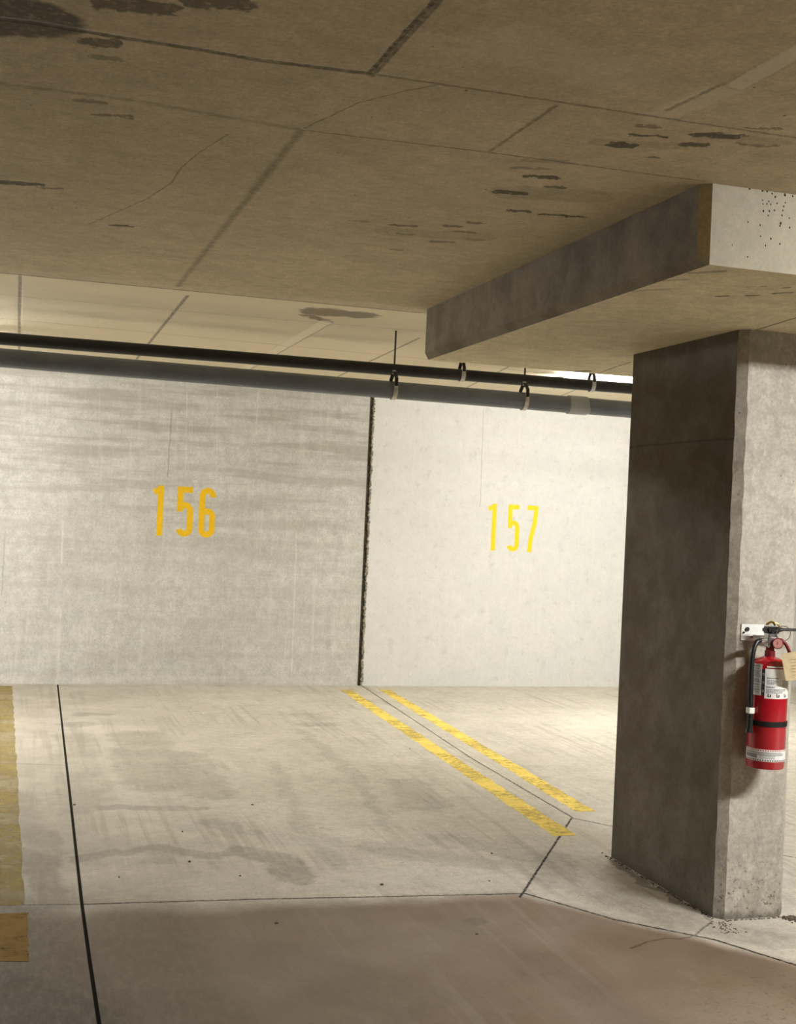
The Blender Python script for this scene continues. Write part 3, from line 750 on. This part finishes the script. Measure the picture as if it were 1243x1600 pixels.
bm = bmesh.new()
for i in range(420):
    z = random.uniform(.02, 2.72); r = random.uniform(.003, .011)*(1.25 if z < 1.2 else .9); x = 3.197 + random.uniform(-.006, .012)
    q = bmesh.ops.create_icosphere(bm, subdivisions=1, radius=r)['verts']
    for v in q: v.co = Vector((v.co.x*random.uniform(.5, 1.1), v.co.y*.45, v.co.z*random.uniform(.8, 2.2)))*random.uniform(.8, 1.15) + Vector((x, 11.449, z))
tag(obj('foam_fringe', bm, M_FRINGE, t), 'ragged tan foam crumbs along the joint edge', kind='stuff')

# ---------------------------------------------------------------- concrete column with its drop panel
t = empty('concrete_column', (3.0, 5.09, 0)); tag(t, 'thick grey-brown concrete column carrying a wide drop panel, extinguisher on its front', 'column')
def chamfer_rect(x0, x1, y0, y1, c): return [(x0+c, y0), (x1-c, y0), (x1, y0+c), (x1, y1-c), (x1-c, y1), (x0+c, y1), (x0, y1-c), (x0, y0+c)]
bm = bmesh.new()
ptsc = chamfer_rect(2.846, 3.172, 4.586, 5.585, .034)
NZ = 60; rings = []
rr = random.Random(3)
for i in range(NZ+1):
    z = 2.445*i/NZ; ring = []
    for j, (x, y) in enumerate(ptsc):
        wob = rr.uniform(-.0035, .0035) if j in (0, 1, 2, 7) else 0
        ring.append(bm.verts.new((x + (wob if j in (0, 1) else 0), y + (wob if j in (2, 7) else 0), z)))
    rings.append(ring)
for A, B in zip(rings, rings[1:]):
    for j in range(8): bm.faces.new((A[j], A[(j+1) % 8], B[(j+1) % 8], B[j]))
bm.faces.new(rings[0][::-1]); bm.faces.new(rings[-1])
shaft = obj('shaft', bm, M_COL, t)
bm = bmesh.new(); bx(bm, 2.04, 3.98, 3.55, 6.38, 2.44, 2.72)
es = [e for e in bm.edges if (abs((e.verts[0].co-e.verts[1].co).z) > .1) or (abs((e.verts[0].co-e.verts[1].co).y) > .1 and e.verts[0].co.z < 2.5)]
bmesh.ops.bevel(bm, geom=es, offset=.030, segments=1, affect='EDGES')
# chipped corner
for v in bm.verts:
    if v.co.z < 2.48 and v.co.x < 2.1 and v.co.y < 3.6: v.co += Vector((.006, .008, .004))
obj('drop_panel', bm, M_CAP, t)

# ---------------------------------------------------------------- pipes near the ceiling
t = empty('drain_pipe', (2.0, 7.50, 2.37)); tag(t, 'thick grey plastic drain pipe running under the ceiling in front of the back wall', 'pipe')
def pz(x): return 2.397 - .0065*(x+.1)
bm = bmesh.new(); tube(bm, [(x, 7.50, pz(x)) for x in (-4, 0, 2, 4, 8)], .054, 40); obj('pipe_run', bm, M_PVC, t, True)
bm = bmesh.new(); cx = 3.39
tube(bm, [(cx, 7.50, pz(cx)), (cx+.002, 7.50, pz(cx)), (cx+.13, 7.50, pz(cx+.13)), (cx+.132, 7.50, pz(cx))], [.056, .0605, .0605, .056], 40)
tag(obj('coupling', bm, M_PVC2, t, True), 'lighter grey sleeve joining two lengths')
t2 = empty('sprinkler_pipe', (2.0, 8.0, 2.57)); tag(t2, 'thin black steel pipe running above and behind the grey pipe', 'pipe')
bm = bmesh.new(); tube(bm, [(x, 8.0, 2.566+.0012*x) for x in (-4, 0, 2, 4, 8)], .0385, 32); obj('pipe_run', bm, M_BLACKPIPE, t2, True)

def hanger(name, x, y, zc, R, ztop, label, group, bend=.0):
    """clevis hanger: threaded rod, a strap loop round the pipe, a yoke plate and nuts"""
    t = empty(name, (x, y, ztop)); tag(t, label, 'pipe hanger', group)
    ytop = zc+R+.055
    bm = bmesh.new(); tube(bm, [(x, y, ytop-.02), (x, y, ztop+.004)], .0055, 10); obj('rod', bm, M_RODST, t, True)
    bm = bmesh.new(); w = .014; th = .0035; prev = None                    # U strap
    path = [(-(R+th), .045)] + [(-(R+th)*math.cos(a), -(R+th)*math.sin(a)) for a in [math.pi*i/20 for i in range(21)]] + [((R+th), .045)]
    for side in (0, 1): pass
    cols = []
    for i, (dy, dz) in enumerate(path):
        nx, nz = (dy, dz if dz < .04 else 0); l = math.hypot(nx, nz) or 1; nx /= l; nz /= l
        cols.append([bm.verts.new((x+s*w, y+dy+q*nx*th, zc+dz+q*nz*th)) for s, q in ((-1, 0), (1, 0), (1, 1), (-1, 1))])
    for A, B in zip(cols, cols[1:]):
        for k in range(4): bm.faces.new((A[k], B[k], B[(k+1) % 4], A[(k+1) % 4]))
    bm.faces.new(cols[0][::-1]); bm.faces.new(cols[-1])
    obj('strap', bm, M_GALV, t, True)
    bm = bmesh.new()                                                        # yoke closing over the pipe
    zt = ytop; pp = [(y-R-.006, zc+.020), (y-R-.004, zc+R+.012), (y-.014, zt), (y+.014, zt), (y+R+.004, zc+R+.012), (y+R+.006, zc+.020)]
    q0 = []
    for (yy, zz) in pp:
        q0.append([bm.verts.new((x-.011, yy, zz)), bm.verts.new((x+.011, yy, zz)), bm.verts.new((x+.011, yy+(.004 if yy > y else -.004), zz+.003)), bm.verts.new((x-.011, yy+(.004 if yy > y else -.004), zz+.003))])
    for A, B in zip(q0, q0[1:]):
        for k in range(4): bm.faces.new((A[k], B[k], B[(k+1) % 4], A[(k+1) % 4]))
    bm.faces.new(q0[0][::-1]); bm.faces.new(q0[-1])
    obj('yoke', bm, M_RODST, t)
    for dz in (-.008, .010):
        bm = bmesh.new(); tube(bm, [(x, y, zt+dz-.004), (x, y, zt+dz+.005)], .011, 6); obj('nut', bm, M_GALV, t)
    return t
hanger('pipe_hanger', 2.215, 7.50, pz(2.2), .054, 2.75, 'steel hanger on the grey pipe, left one, on the longest bare rod', 'hangers on the grey pipe')
hanger('pipe_hanger', 3.085, 7.50, pz(3.085), .054, 2.75, 'steel hanger on the grey pipe, just left of its pale coupling', 'hangers on the grey pipe')
hanger('pipe_hanger', 2.835, 8.0, 2.569, .0385, 2.75, 'small hanger on the black pipe, left one, dark against the ceiling', 'hangers on the black pipe')
hanger('pipe_hanger', 3.79, 8.0, 2.570, .0385, 2.75, 'small hanger on the black pipe by the glare next to the column', 'hangers on the black pipe')

# ---------------------------------------------------------------- strip lights
for i, (lx, ly, ln, pw, lab) in enumerate(LAMPS):
    zc = 2.75 if ly > 6.48 else 2.70
    t = empty('strip_light', (lx, ly, zc)); tag(t, lab, 'ceiling light')
    if ly > 6.48: zc -= .022
    wrap = ly > 6.48                       # far lights: slim channel in a wrap-round lens; near light: sided trough
    hw = .028 if wrap else .062
    bm = bmesh.new(); bx(bm, lx-ln/2, lx+ln/2, ly-hw, ly+hw, zc-.03, zc)
    if not wrap:
        for sg in (-1, 1): bx(bm, lx-ln/2, lx+ln/2, ly+sg*.060-.002, ly+sg*.060+.002, zc-.050, zc-.029)
    obj('housing', bm, M_HOUSING, t)
    for sx in ((-.38, .38) if wrap else ()):
        bm = bmesh.new(); tube(bm, [(lx+sx*ln, ly, zc-.005), (lx+sx*ln, ly, zc+.0225)], .008, 12); obj('stem', bm, M_HOUSING, t, True)
    ry, rz, zl = (.070, .034, zc-.045) if wrap else (.046, .055, zc-.032)
    arc = [(ly+ry*math.cos(a), zl-rz*math.sin(a)) for a in [math.pi*k/12 for k in range(13)]]
    if wrap: arc += [(ly-.055, zc-.026), (ly-.030, zc-.012), (ly+.030, zc-.012), (ly+.055, zc-.026)]
    bm = bmesh.new()
    A = [bm.verts.new((lx-ln/2+.02, y, z)) for y, z in arc]; B = [bm.verts.new((lx+ln/2-.02, y, z)) for y, z in arc]
    for k in range(len(arc)): bm.faces.new((A[k], A[(k+1) % len(arc)], B[(k+1) % len(arc)], B[k]))
    bm.faces.new(A); bm.faces.new(B[::-1])
    tag(obj('diffuser', bm, mat_lamp('lamp_lens', pw), t, True), 'glowing white lens')
    for s in (-1, 1):
        bm = bmesh.new(); x0 = lx+s*ln/2; bx(bm, min(x0, x0-s*.02), max(x0, x0-s*.02), ly-max(hw, ry)-.001, ly+max(hw, ry)+.001, zc-.09, zc-.005); obj('end_cap', bm, M_HOUSING, t)

# ---------------------------------------------------------------- yellow paint
def stripe(pts, mat, name, label, nseg=60, rag=.006, z=.0012):
    """pts: near-left, far-left, far-right, near-right as a thin painted film with uneven edges"""
    (a, b, c, d) = [Vector((*p, 0)) for p in pts]; bm = bmesh.new(); rows = []
    for i in range(nseg+1):
        s = i/nseg; l = a.lerp(b, s); r = d.lerp(c, s)
        l.x += random.uniform(-rag, rag); r.x += random.uniform(-rag, rag)
        rows.append([bm.verts.new((l.x, l.y, .0002)), bm.verts.new((r.x, r.y, .0002)), bm.verts.new((r.x, r.y, z)), bm.verts.new((l.x, l.y, z))])
    for A, B in zip(rows, rows[1:]):
        for k in range(4): bm.faces.new((A[k], A[(k+1) % 4], B[(k+1) % 4], B[k]))
    bm.faces.new(rows[0]); bm.faces.new(rows[-1][::-1])
    return tag(obj(name, bm, mat), label, 'painted line', 'yellow bay lines')
stripe([(2.725, 5.96), (2.925, 11.17), (3.032, 11.17), (2.850, 5.96)], M_YEL_BRIGHT, 'painted_line', 'worn yellow bay line, left of the two beside the wall joint')
stripe([(3.080, 6.45), (3.298, 11.22), (3.403, 11.20), (3.196, 6.45)], M_YEL_BRIGHT, 'painted_line', 'worn yellow bay line, right of the two, nearer the column')
stripe([(-.03, 5.20), (-.05, 11.33), (.062, 11.33), (.113, 5.20)], M_YEL_OLD, 'painted_line', 'long faded ochre line along the left edge of the floor, beyond the cross joint')
stripe([(-.03, 4.585), (-.03, 5.10), (.125, 5.10), (.120, 4.555)], M_YEL_STUB, 'painted_line', 'short ochre stub of line at the lower left, this side of the cross joint', 12)

def ribbon(bm, pts, w, y0, y1):
    """flat stroke of width w along pts (x, z) with rounded ends, painted on the wall"""
    pts = [Vector((p[0], p[1])) for p in pts]; L = []; R = []
    pts = [p for i, p in enumerate(pts) if i == 0 or (p-pts[i-1]).length > 1e-3]
    for i, p in enumerate(pts):
        d = (pts[min(i+1, len(pts)-1)]-pts[max(i-1, 0)]).normalized(); n = Vector((-d.y, d.x))*w/2
        L.append(p+n); R.append(p-n)
    poly = L + R[::-1]
    fa = [bm.verts.new((q.x, y0, q.y)) for q in poly]; ba = [bm.verts.new((q.x, y1, q.y)) for q in poly]
    m = len(pts); T = len(poly)
    for i in range(m-1):
        bm.faces.new((fa[i], fa[i+1], fa[T-2-i], fa[T-1-i])); bm.faces.new((ba[i], ba[T-1-i], ba[T-2-i], ba[i+1]))
    for i in range(T): bm.faces.new((fa[i], ba[i], ba[(i+1) % T], fa[(i+1) % T]))
def arcp(cx, cz, rx, rz, a0, a1, n=14): return [(cx+rx*math.cos(math.radians(a0+(a1-a0)*i/n)), cz+rz*math.sin(math.radians(a0+(a1-a0)*i/n))) for i in range(n+1)]
def digit(ch, x, z, W, H, s):
    """stroke centre lines of a condensed gothic digit whose box starts at x, z"""
    w = W-s; X0 = x+s/2; X1 = x+W-s/2; Z0 = z+s/2; Z1 = z+H-s/2; r = w/2; c = (X0+X1)/2
    if ch == '1': return [[(c+.01, z), (c+.01, z+H)], [(c+.008, z+H-s*.62), (c-.052, z+H-s*1.15)]]
    if ch == '5':
        zb = z+H*.40
        return [[(X1+s*.3, Z1), (X0-s*.25, Z1)], [(X0+.002, Z1+s/2), (X0+.002, z+H*.50)],
                [(X0, z+H*.53)] + arcp(c, z+H*.50, r, r*1.25, 150, 0) + arcp(c, Z0+r, r, r, 0, -170)]
    if ch == '6': return [arcp(c, Z1-r, r, r, -12, 180) + arcp(c, Z0+r, r, r, 180, 270), arcp(c, Z0+r, r, r, 268, 360) + arcp(c, z+H*.42, r, r, 0, 150)]
    if ch == '7': return [[(X0-s*.4, Z1), (X1+s*.4, Z1)], [(X1, Z1+s*.2), (X1-w*.18, z+H*.62), (X0+w*.38, z+H*.28), (X0+w*.25, z)]]
def stall_number(txt, xs, z, W, H, s, label, mat):
    t = empty('stall_number', (xs[0], 11.45, z)); tag(t, label, 'painted number', 'yellow stall numbers on the back wall')
    for ch, x in zip(txt, xs):
        bm = bmesh.new()
        for i, st in enumerate(digit(ch, x, z, W, H, s)): ribbon(bm, st, s, 11.4490-.0002*i, 11.4502)
        obj('digit', bm, mat, t)
stall_number('156', (1.175, 1.405, 1.605), 1.335, .150, .450, .054, 'yellow painted number 156 on the grey wall left of the joint', M_YEL_NUM)
stall_number('157', (4.385, 4.60, 4.795), 1.315, .125, .455, .045, 'yellow painted number 157 on the pale wall right of the joint', M_YEL_NUM2)

# ---------------------------------------------------------------- fire extinguisher on the column
CX, CY, ZB, R = 2.974, 4.487, .650, .077
t = empty('fire_extinguisher', (CX, CY, ZB)); tag(t, 'red fire extinguisher with black hose strapped to the column face', 'fire extinguisher')
c = (CX, CY, ZB)
bm = bmesh.new()
lathe(bm, c, [(0, .010), (R-.014, .008), (R-.010, 0), (R-.003, .002), (R, .010), (R, .398), (R-.002, .412), (R-.008, .426), (R-.020, .438), (R-.040, .446), (.026, .449), (.022, .452), (0, .452)], 64)
cyl = obj('cylinder', bm, M_RED, t, True)
bm = bmesh.new(); lathe(bm, c, [(0, .448), (.021, .448), (.021, .474), (.017, .476), (.017, .492), (0, .492)], 28); tag(obj('neck', bm, M_REDDARK, t, True), 'dusty dark red collar')
# valve block
bm = bmesh.new(); bx(bm, CX-.020, CX+.022, CY-.017, CY+.017, ZB+.488, ZB+.548)
bmesh.ops.bevel(bm, geom=bm.edges[:], offset=.004, segments=2, affect='EDGES')
tube(bm, [(CX-.018, CY, ZB+.515), (CX-.052, CY-.006, ZB+.515)], .012, 16)
valve = obj('valve', bm, M_CHROME, t, True)
bm = bmesh.new(); bx(bm, CX-.030, CX+.036, CY-.022, CY+.022, ZB+.545, ZB+.572)
bmesh.ops.bevel(bm, geom=bm.edges[:], offset=.007, segments=3, affect='EDGES')
tube(bm, [(CX-.004, CY-.024, ZB+.556), (CX-.004, CY+.024, ZB+.556)], .009, 14)
obj('lever_pivot', bm, M_BLACK, valve, True)
bm = bmesh.new()
pth = catmull([(CX+.025, CY-.004, ZB+.560), (CX+.06, CY-.012, ZB+.562), (CX+.12, CY-.028, ZB+.563), (CX+.17, CY-.04, ZB+.566)], 5)
tube(bm, pth, [.012]*4+[.0075]*(len(pth)-4), 12, flat=.75)
tag(obj('top_lever', bm, M_BLACK, t, True), 'long black squeeze lever')
bm = bmesh.new()
pth = catmull([(CX+.012, CY-.012, ZB+.512), (CX+.035, CY-.022, ZB+.520), (CX+.056, CY-.030, ZB+.500), (CX+.070, CY-.036, ZB+.468)], 6)
tube(bm, pth, [.011]*4+[.009]*(len(pth)-4), 12, flat=.8)
tag(obj('carry_handle', bm, M_REDDARK, t, True), 'dark red lower grip')
# gauge facing the viewer
gd = Vector((-.45, -.89, 0)); gc = Vector((CX+.014, CY-.030, ZB+.507))
bm = bmesh.new(); tube(bm, [gc-gd*.012, gc+gd*.006, gc+gd*.009], [.0225, .0225, .020], 32); g = obj('gauge', bm, M_REDDARK, t, True)
bm = bmesh.new(); tube(bm, [gc+gd*.009, gc+gd*.0105], .0185, 32); obj('dial', bm, M_DIAL, g, True)
bm = bmesh.new(); a, b = frame(gd); pc = gc+gd*.0112; tube(bm, [pc-a*.0-b*.010, pc+a*.002+b*.006], .0011, 6); obj('needle', bm, M_REDINK, g)
# hose
hp = catmull([(CX-.050, CY-.006, ZB+.515), (CX-.072, CY-.012, ZB+.507), (CX-.090, CY-.018, ZB+.470), (CX-.097, CY-.022, ZB+.400), (CX-.096, CY-.022, ZB+.310), (CX-.094, CY-.022, ZB+.245), (CX-.093, CY-.022, ZB+.195)], 8)
bm = bmesh.new(); tube(bm, hp, .0105, 18); hose = obj('hose', bm, M_BLACK, t, True)
bm = bmesh.new(); n0, n1, n2 = Vector((CX-.093, CY-.022, ZB+.20)), Vector((CX-.093, CY-.022, ZB+.17)), Vector((CX-.096, CY-.022, ZB+.145))
tube(bm, [n0, n1, n2], [.0125, .0115, .015], 18); obj('nozzle', bm, M_BLACK, hose, True)
bm = bmesh.new(); bx(bm, CX-.106, CX-.081, CY-.036, CY-.008, ZB+.222, ZB+.246); bmesh.ops.bevel(bm, geom=bm.edges[:], offset=.002, segments=1, affect='EDGES')
tag(obj('hose_clip', bm, M_WHITE, t), 'small white clip on the hose')
# strap
bm = bmesh.new(); lathe(bm, c, [(R+.0002, .174), (R+.0032, .174), (R+.0032, .195), (R+.0002, .195), (R+.0002, .174)], 64)
bx(bm, CX-.03, CX+.03, CY+R-.004, 4.5855, ZB+.173, ZB+.196)
tag(obj('strap', bm, M_BLACK, t, True), 'black band round the cylinder')
# labels
rad = math.radians
lab = bmesh.new(); arc_patch(lab, c, R, rad(-104), rad(-54), ZB+.298, ZB+.424); L1 = tag(obj('label', lab, M_WHITE, t), 'narrow white label of small print')
bm = bmesh.new(); rq = random.Random(5); z = ZB+.418
while z > ZB+.304:
    arc_patch(bm, c, R+.0006, rad(-100), rad(-57-rq.uniform(0, 6)), z-.0022, z, 8, .0002); z -= .0042 if rq.random() < .85 else .008
obj('small_print', bm, M_GREYINK, L1)
bm = bmesh.new(); arc_patch(bm, c, R, rad(-54), rad(-44), ZB+.298, ZB+.404, 4); cs = tag(obj('class_strip', bm, M_INK, t), 'black strip with white class marks')
for zz in (.383, .350, .316):
    bm = bmesh.new()
    for k in range(10):
        a0 = rad(-49+2.4*math.cos(k*.628)); arc_patch(bm, c, R+.0006, a0-.006, a0+.006, ZB+zz+.004*math.sin(k*.628), ZB+zz+.004*math.sin(k*.628)+.0022, 1, .0003)
    obj('class_mark', bm, M_WHITE, cs)
bm = bmesh.new(); arc_patch(bm, c, R, rad(-44), rad(54), ZB+.288, ZB+.408, 24); L2 = tag(obj('label', bm, M_WHITE, t), 'wide white instruction label with three pictograms')
bm = bmesh.new()
def para(z0, z1, a0, a1, step=.0048, h=.0024, jag=14):
    z = z1
    while z > z0:
        a = a0
        e = a1-rq.uniform(0, jag)
        while a < e:
            l = rq.uniform(2, 6); arc_patch(bm, c, R+.0006, rad(a), rad(min(a+l, e)), ZB+z-h, ZB+z, 2, .0002); a += l+1.2
        z -= step
para(.366, .372, -38, 0, .006, .004, 4); para(.344, .362, -38, -4); para(.330, .336, -41, -12, .006, .004, 3); para(.312, .327, -40, 26); para(.336, .362, 10, 44, .005, .002, 4)
obj('print', bm, M_INK, L2)
for a in (-30, -4, 24):
    bm = bmesh.new()
    arc_patch(bm, c, R+.0006, rad(a-5), rad(a+5), ZB+.294, ZB+.297, 2, .0003); arc_patch(bm, c, R+.0006, rad(a-5), rad(a-2), ZB+.297, ZB+.308, 2, .0003); arc_patch(bm, c, R+.0006, rad(a+1.5), rad(a+5), ZB+.297, ZB+.305, 2, .0003)
    obj('pictogram', bm, M_INK, L2)
bm = bmesh.new(); arc_patch(bm, c, R, rad(-40), rad(40), ZB+.412, ZB+.418, 20); obj('heading', bm, M_WHITE, t)
bm = bmesh.new(); arc_patch(bm, c, R, rad(-110), rad(56), ZB+.034, ZB+.082, 32); L3 = tag(obj('label', bm, M_WHITE, t), 'low white band label with dashed red and black borders')
bm = bmesh.new()
for k in range(22): arc_patch(bm, c, R+.0006, rad(-108+k*7.3), rad(-104+k*7.3), ZB+.036, ZB+.041, 2, .0003)
para(.060, .071, -102, 30)
obj('print', bm, M_INK, L3)
bm = bmesh.new(); para(.048, .058, -50, 0)
obj('print', bm, M_GREYINK, L3)
bm = bmesh.new()
for k in range(22): arc_patch(bm, c, R+.0006, rad(-108+k*7.3), rad(-104+k*7.3), ZB+.076, ZB+.080, 2, .0003)
obj('red_border', bm, M_REDINK, L3)
bm = bmesh.new(); arc_patch(bm, c, R+.0006, rad(-102), rad(-58), ZB+.046, ZB+.060, 8, .0003); obj('grey_box', bm, M_GREYINK, L3)
# pull pin ring and brass seal
bm = bmesh.new(); rc = Vector((CX+.040, CY-.030, ZB+.548)); u = Vector((.94, -.34, 0)); w_ = Vector((0, 0, 1))
tube(bm, [rc+(u*math.cos(2*math.pi*i/28)*.028+w_*math.sin(2*math.pi*i/28)*.030) for i in range(29)], .0017, 8, cap=False); obj('pull_ring', bm, M_WIRE, t, True)
bm = bmesh.new()
pth = [(CX-.030, CY-.01, ZB+.580), (CX-.014, CY-.016, ZB+.592), (CX-.002, CY-.018, ZB+.590), (CX+.006, CY-.016, ZB+.578)]
tube(bm, catmull(pth, 4), [.004]+[.009]*8+[.006]*4, 10, flat=.5)
tube(bm, catmull([(CX+.004, CY-.02, ZB+.590), (CX+.016, CY-.024, ZB+.584), (CX+.024, CY-.026, ZB+.570)], 4), .0028, 8)
tag(obj('pin_seal', bm, M_BRASS, t, True), 'small twisted brass-coloured seal')

# wall bracket
tb = empty('wall_bracket', (CX-.03, 4.585, ZB+.54)); tag(tb, 'white steel hook plate screwed to the column behind the extinguisher valve', 'bracket')
bm = bmesh.new(); bx(bm, CX-.078, CX+.030, 4.580, 4.5865, ZB+.505, ZB+.572); bmesh.ops.bevel(bm, geom=bm.edges[:], offset=.0015, segments=1, affect='EDGES')
bx(bm, CX-.022, CX-.006, CY+.018, 4.581, ZB+.520, ZB+.530); bx(bm, CX+.006, CX+.020, CY+.018, 4.581, ZB+.520, ZB+.530)
obj('plate', bm, M_WHITE, tb)
for dx, dz, r in ((-.052, .552, .009), (-.068, .538, .004), (-.030, .520, .004)):
    bm = bmesh.new(); tube(bm, [(CX+dx, 4.574, ZB+dz), (CX+dx, 4.582, ZB+dz)], r, 12); obj('screw', bm, M_RODST, tb, True)
# paper tag
tt = empty('inspection_tag', (CX+.05, CY-.11, ZB+.47)); tag(tt, 'buff card inspection tag hanging from the extinguisher handle, at the picture edge', 'tag')
bm = bmesh.new(); gx, gy = 10, 10; gridv = []
a = Vector((CX-.018, CY-.105, ZB+.470)); ux = Vector((.97, -.24, .06)); uz = Vector((.20, -.03, -.98))
for i in range(gx+1):
    row = []
    for j in range(gy+1):
        s, q = i/gx, j/gy
        p = a + ux*(.135*s) + uz*(.105*q) + Vector((.10, -.97, 0))*(.006*math.sin(3*s+1.2*q))
        if j == 0: p -= uz*(.012*math.sin(math.pi*s))
        row.append(p)
    gridv.append(row)
f0 = [[bm.verts.new(p) for p in r_] for r_ in gridv]; off = Vector((.2, .9, 0))*.0006; f1 = [[bm.verts.new(p+off) for p in r_] for r_ in gridv]
for i in range(gx):
    for j in range(gy):
        bm.faces.new((f0[i][j], f0[i+1][j], f0[i+1][j+1], f0[i][j+1])); bm.faces.new((f1[i][j], f1[i][j+1], f1[i+1][j+1], f1[i+1][j]))
for i in range(gx): bm.faces.new((f0[i][0], f1[i][0], f1[i+1][0], f0[i+1][0])); bm.faces.new((f0[i][gy], f0[i+1][gy], f1[i+1][gy], f1[i][gy]))
for j in range(gy): bm.faces.new((f0[0][j], f0[0][j+1], f1[0][j+1], f1[0][j])); bm.faces.new((f0[gx][j], f1[gx][j], f1[gx][j+1], f0[gx][j+1]))
obj('card', bm, M_TAG, tt)
bm = bmesh.new()
for q in (.18, .30, .42, .54, .66, .78):
    p0 = a+ux*.030+uz*(.105*q)+Vector((0, -.0075, 0)); p1 = a+ux*(.118)+uz*(.105*q)+Vector((0, -.0075, 0)); tube(bm, [p0, p1], .0006, 4)
obj('printed_rule', bm, simple('faint_brown_print', (.35, .24, .12), .8), tt)
bm = bmesh.new(); tube(bm, [(CX+.067, CY-.047, ZB+.468), a+ux*.075+Vector((0, .006, .004)), (CX+.067, CY-.066, ZB+.455)], .0012, 6); obj('tie_wire', bm, M_WIRE, tt)

# ---------------------------------------------------------------- crumbs at the column foot
rc = random.Random(11)
def crumb(x, y, r):
    q = bmesh.ops.create_icosphere(bm, subdivisions=1, radius=r)['verts']
    sx, sy, sz = rc.uniform(.6, 1.3), rc.uniform(.6, 1.3), rc.uniform(.4, .8)
    for v in q: v.co = Vector((v.co.x*sx, v.co.y*sy, v.co.z*sz+r*.3)) * rc.uniform(.85, 1.1) + Vector((x, y, 0))
bm = bmesh.new()
for i in range(90): crumb(3.19+rc.gauss(0, .022), 4.572-abs(rc.gauss(0, .03)), rc.uniform(.003, .010))
for i in range(50): crumb(rc.uniform(2.87, 3.16), 4.577-abs(rc.gauss(0, .006)), rc.uniform(.002, .005))
for i in range(60): crumb(2.83+rc.gauss(0, .03), 4.50+rc.uniform(-.08, .06), rc.uniform(.002, .005))
tag(obj('concrete_rubble', bm, M_CRUMB), 'dark concrete crumbs along the front foot of the column', 'rubble', kind='stuff')
bm = bmesh.new()
for i in range(130): crumb(2.838-abs(rc.gauss(0, .008)), rc.uniform(4.60, 5.62), rc.uniform(.002, .006))
for x, y in FLOOR_SPECKS:
    if x < 2.8: crumb(x, y, rc.uniform(.006, .010))
tag(obj('concrete_rubble', bm, M_CRUMB), 'dark grit scattered over the bay floor and the long foot of the column', 'rubble', kind='stuff')
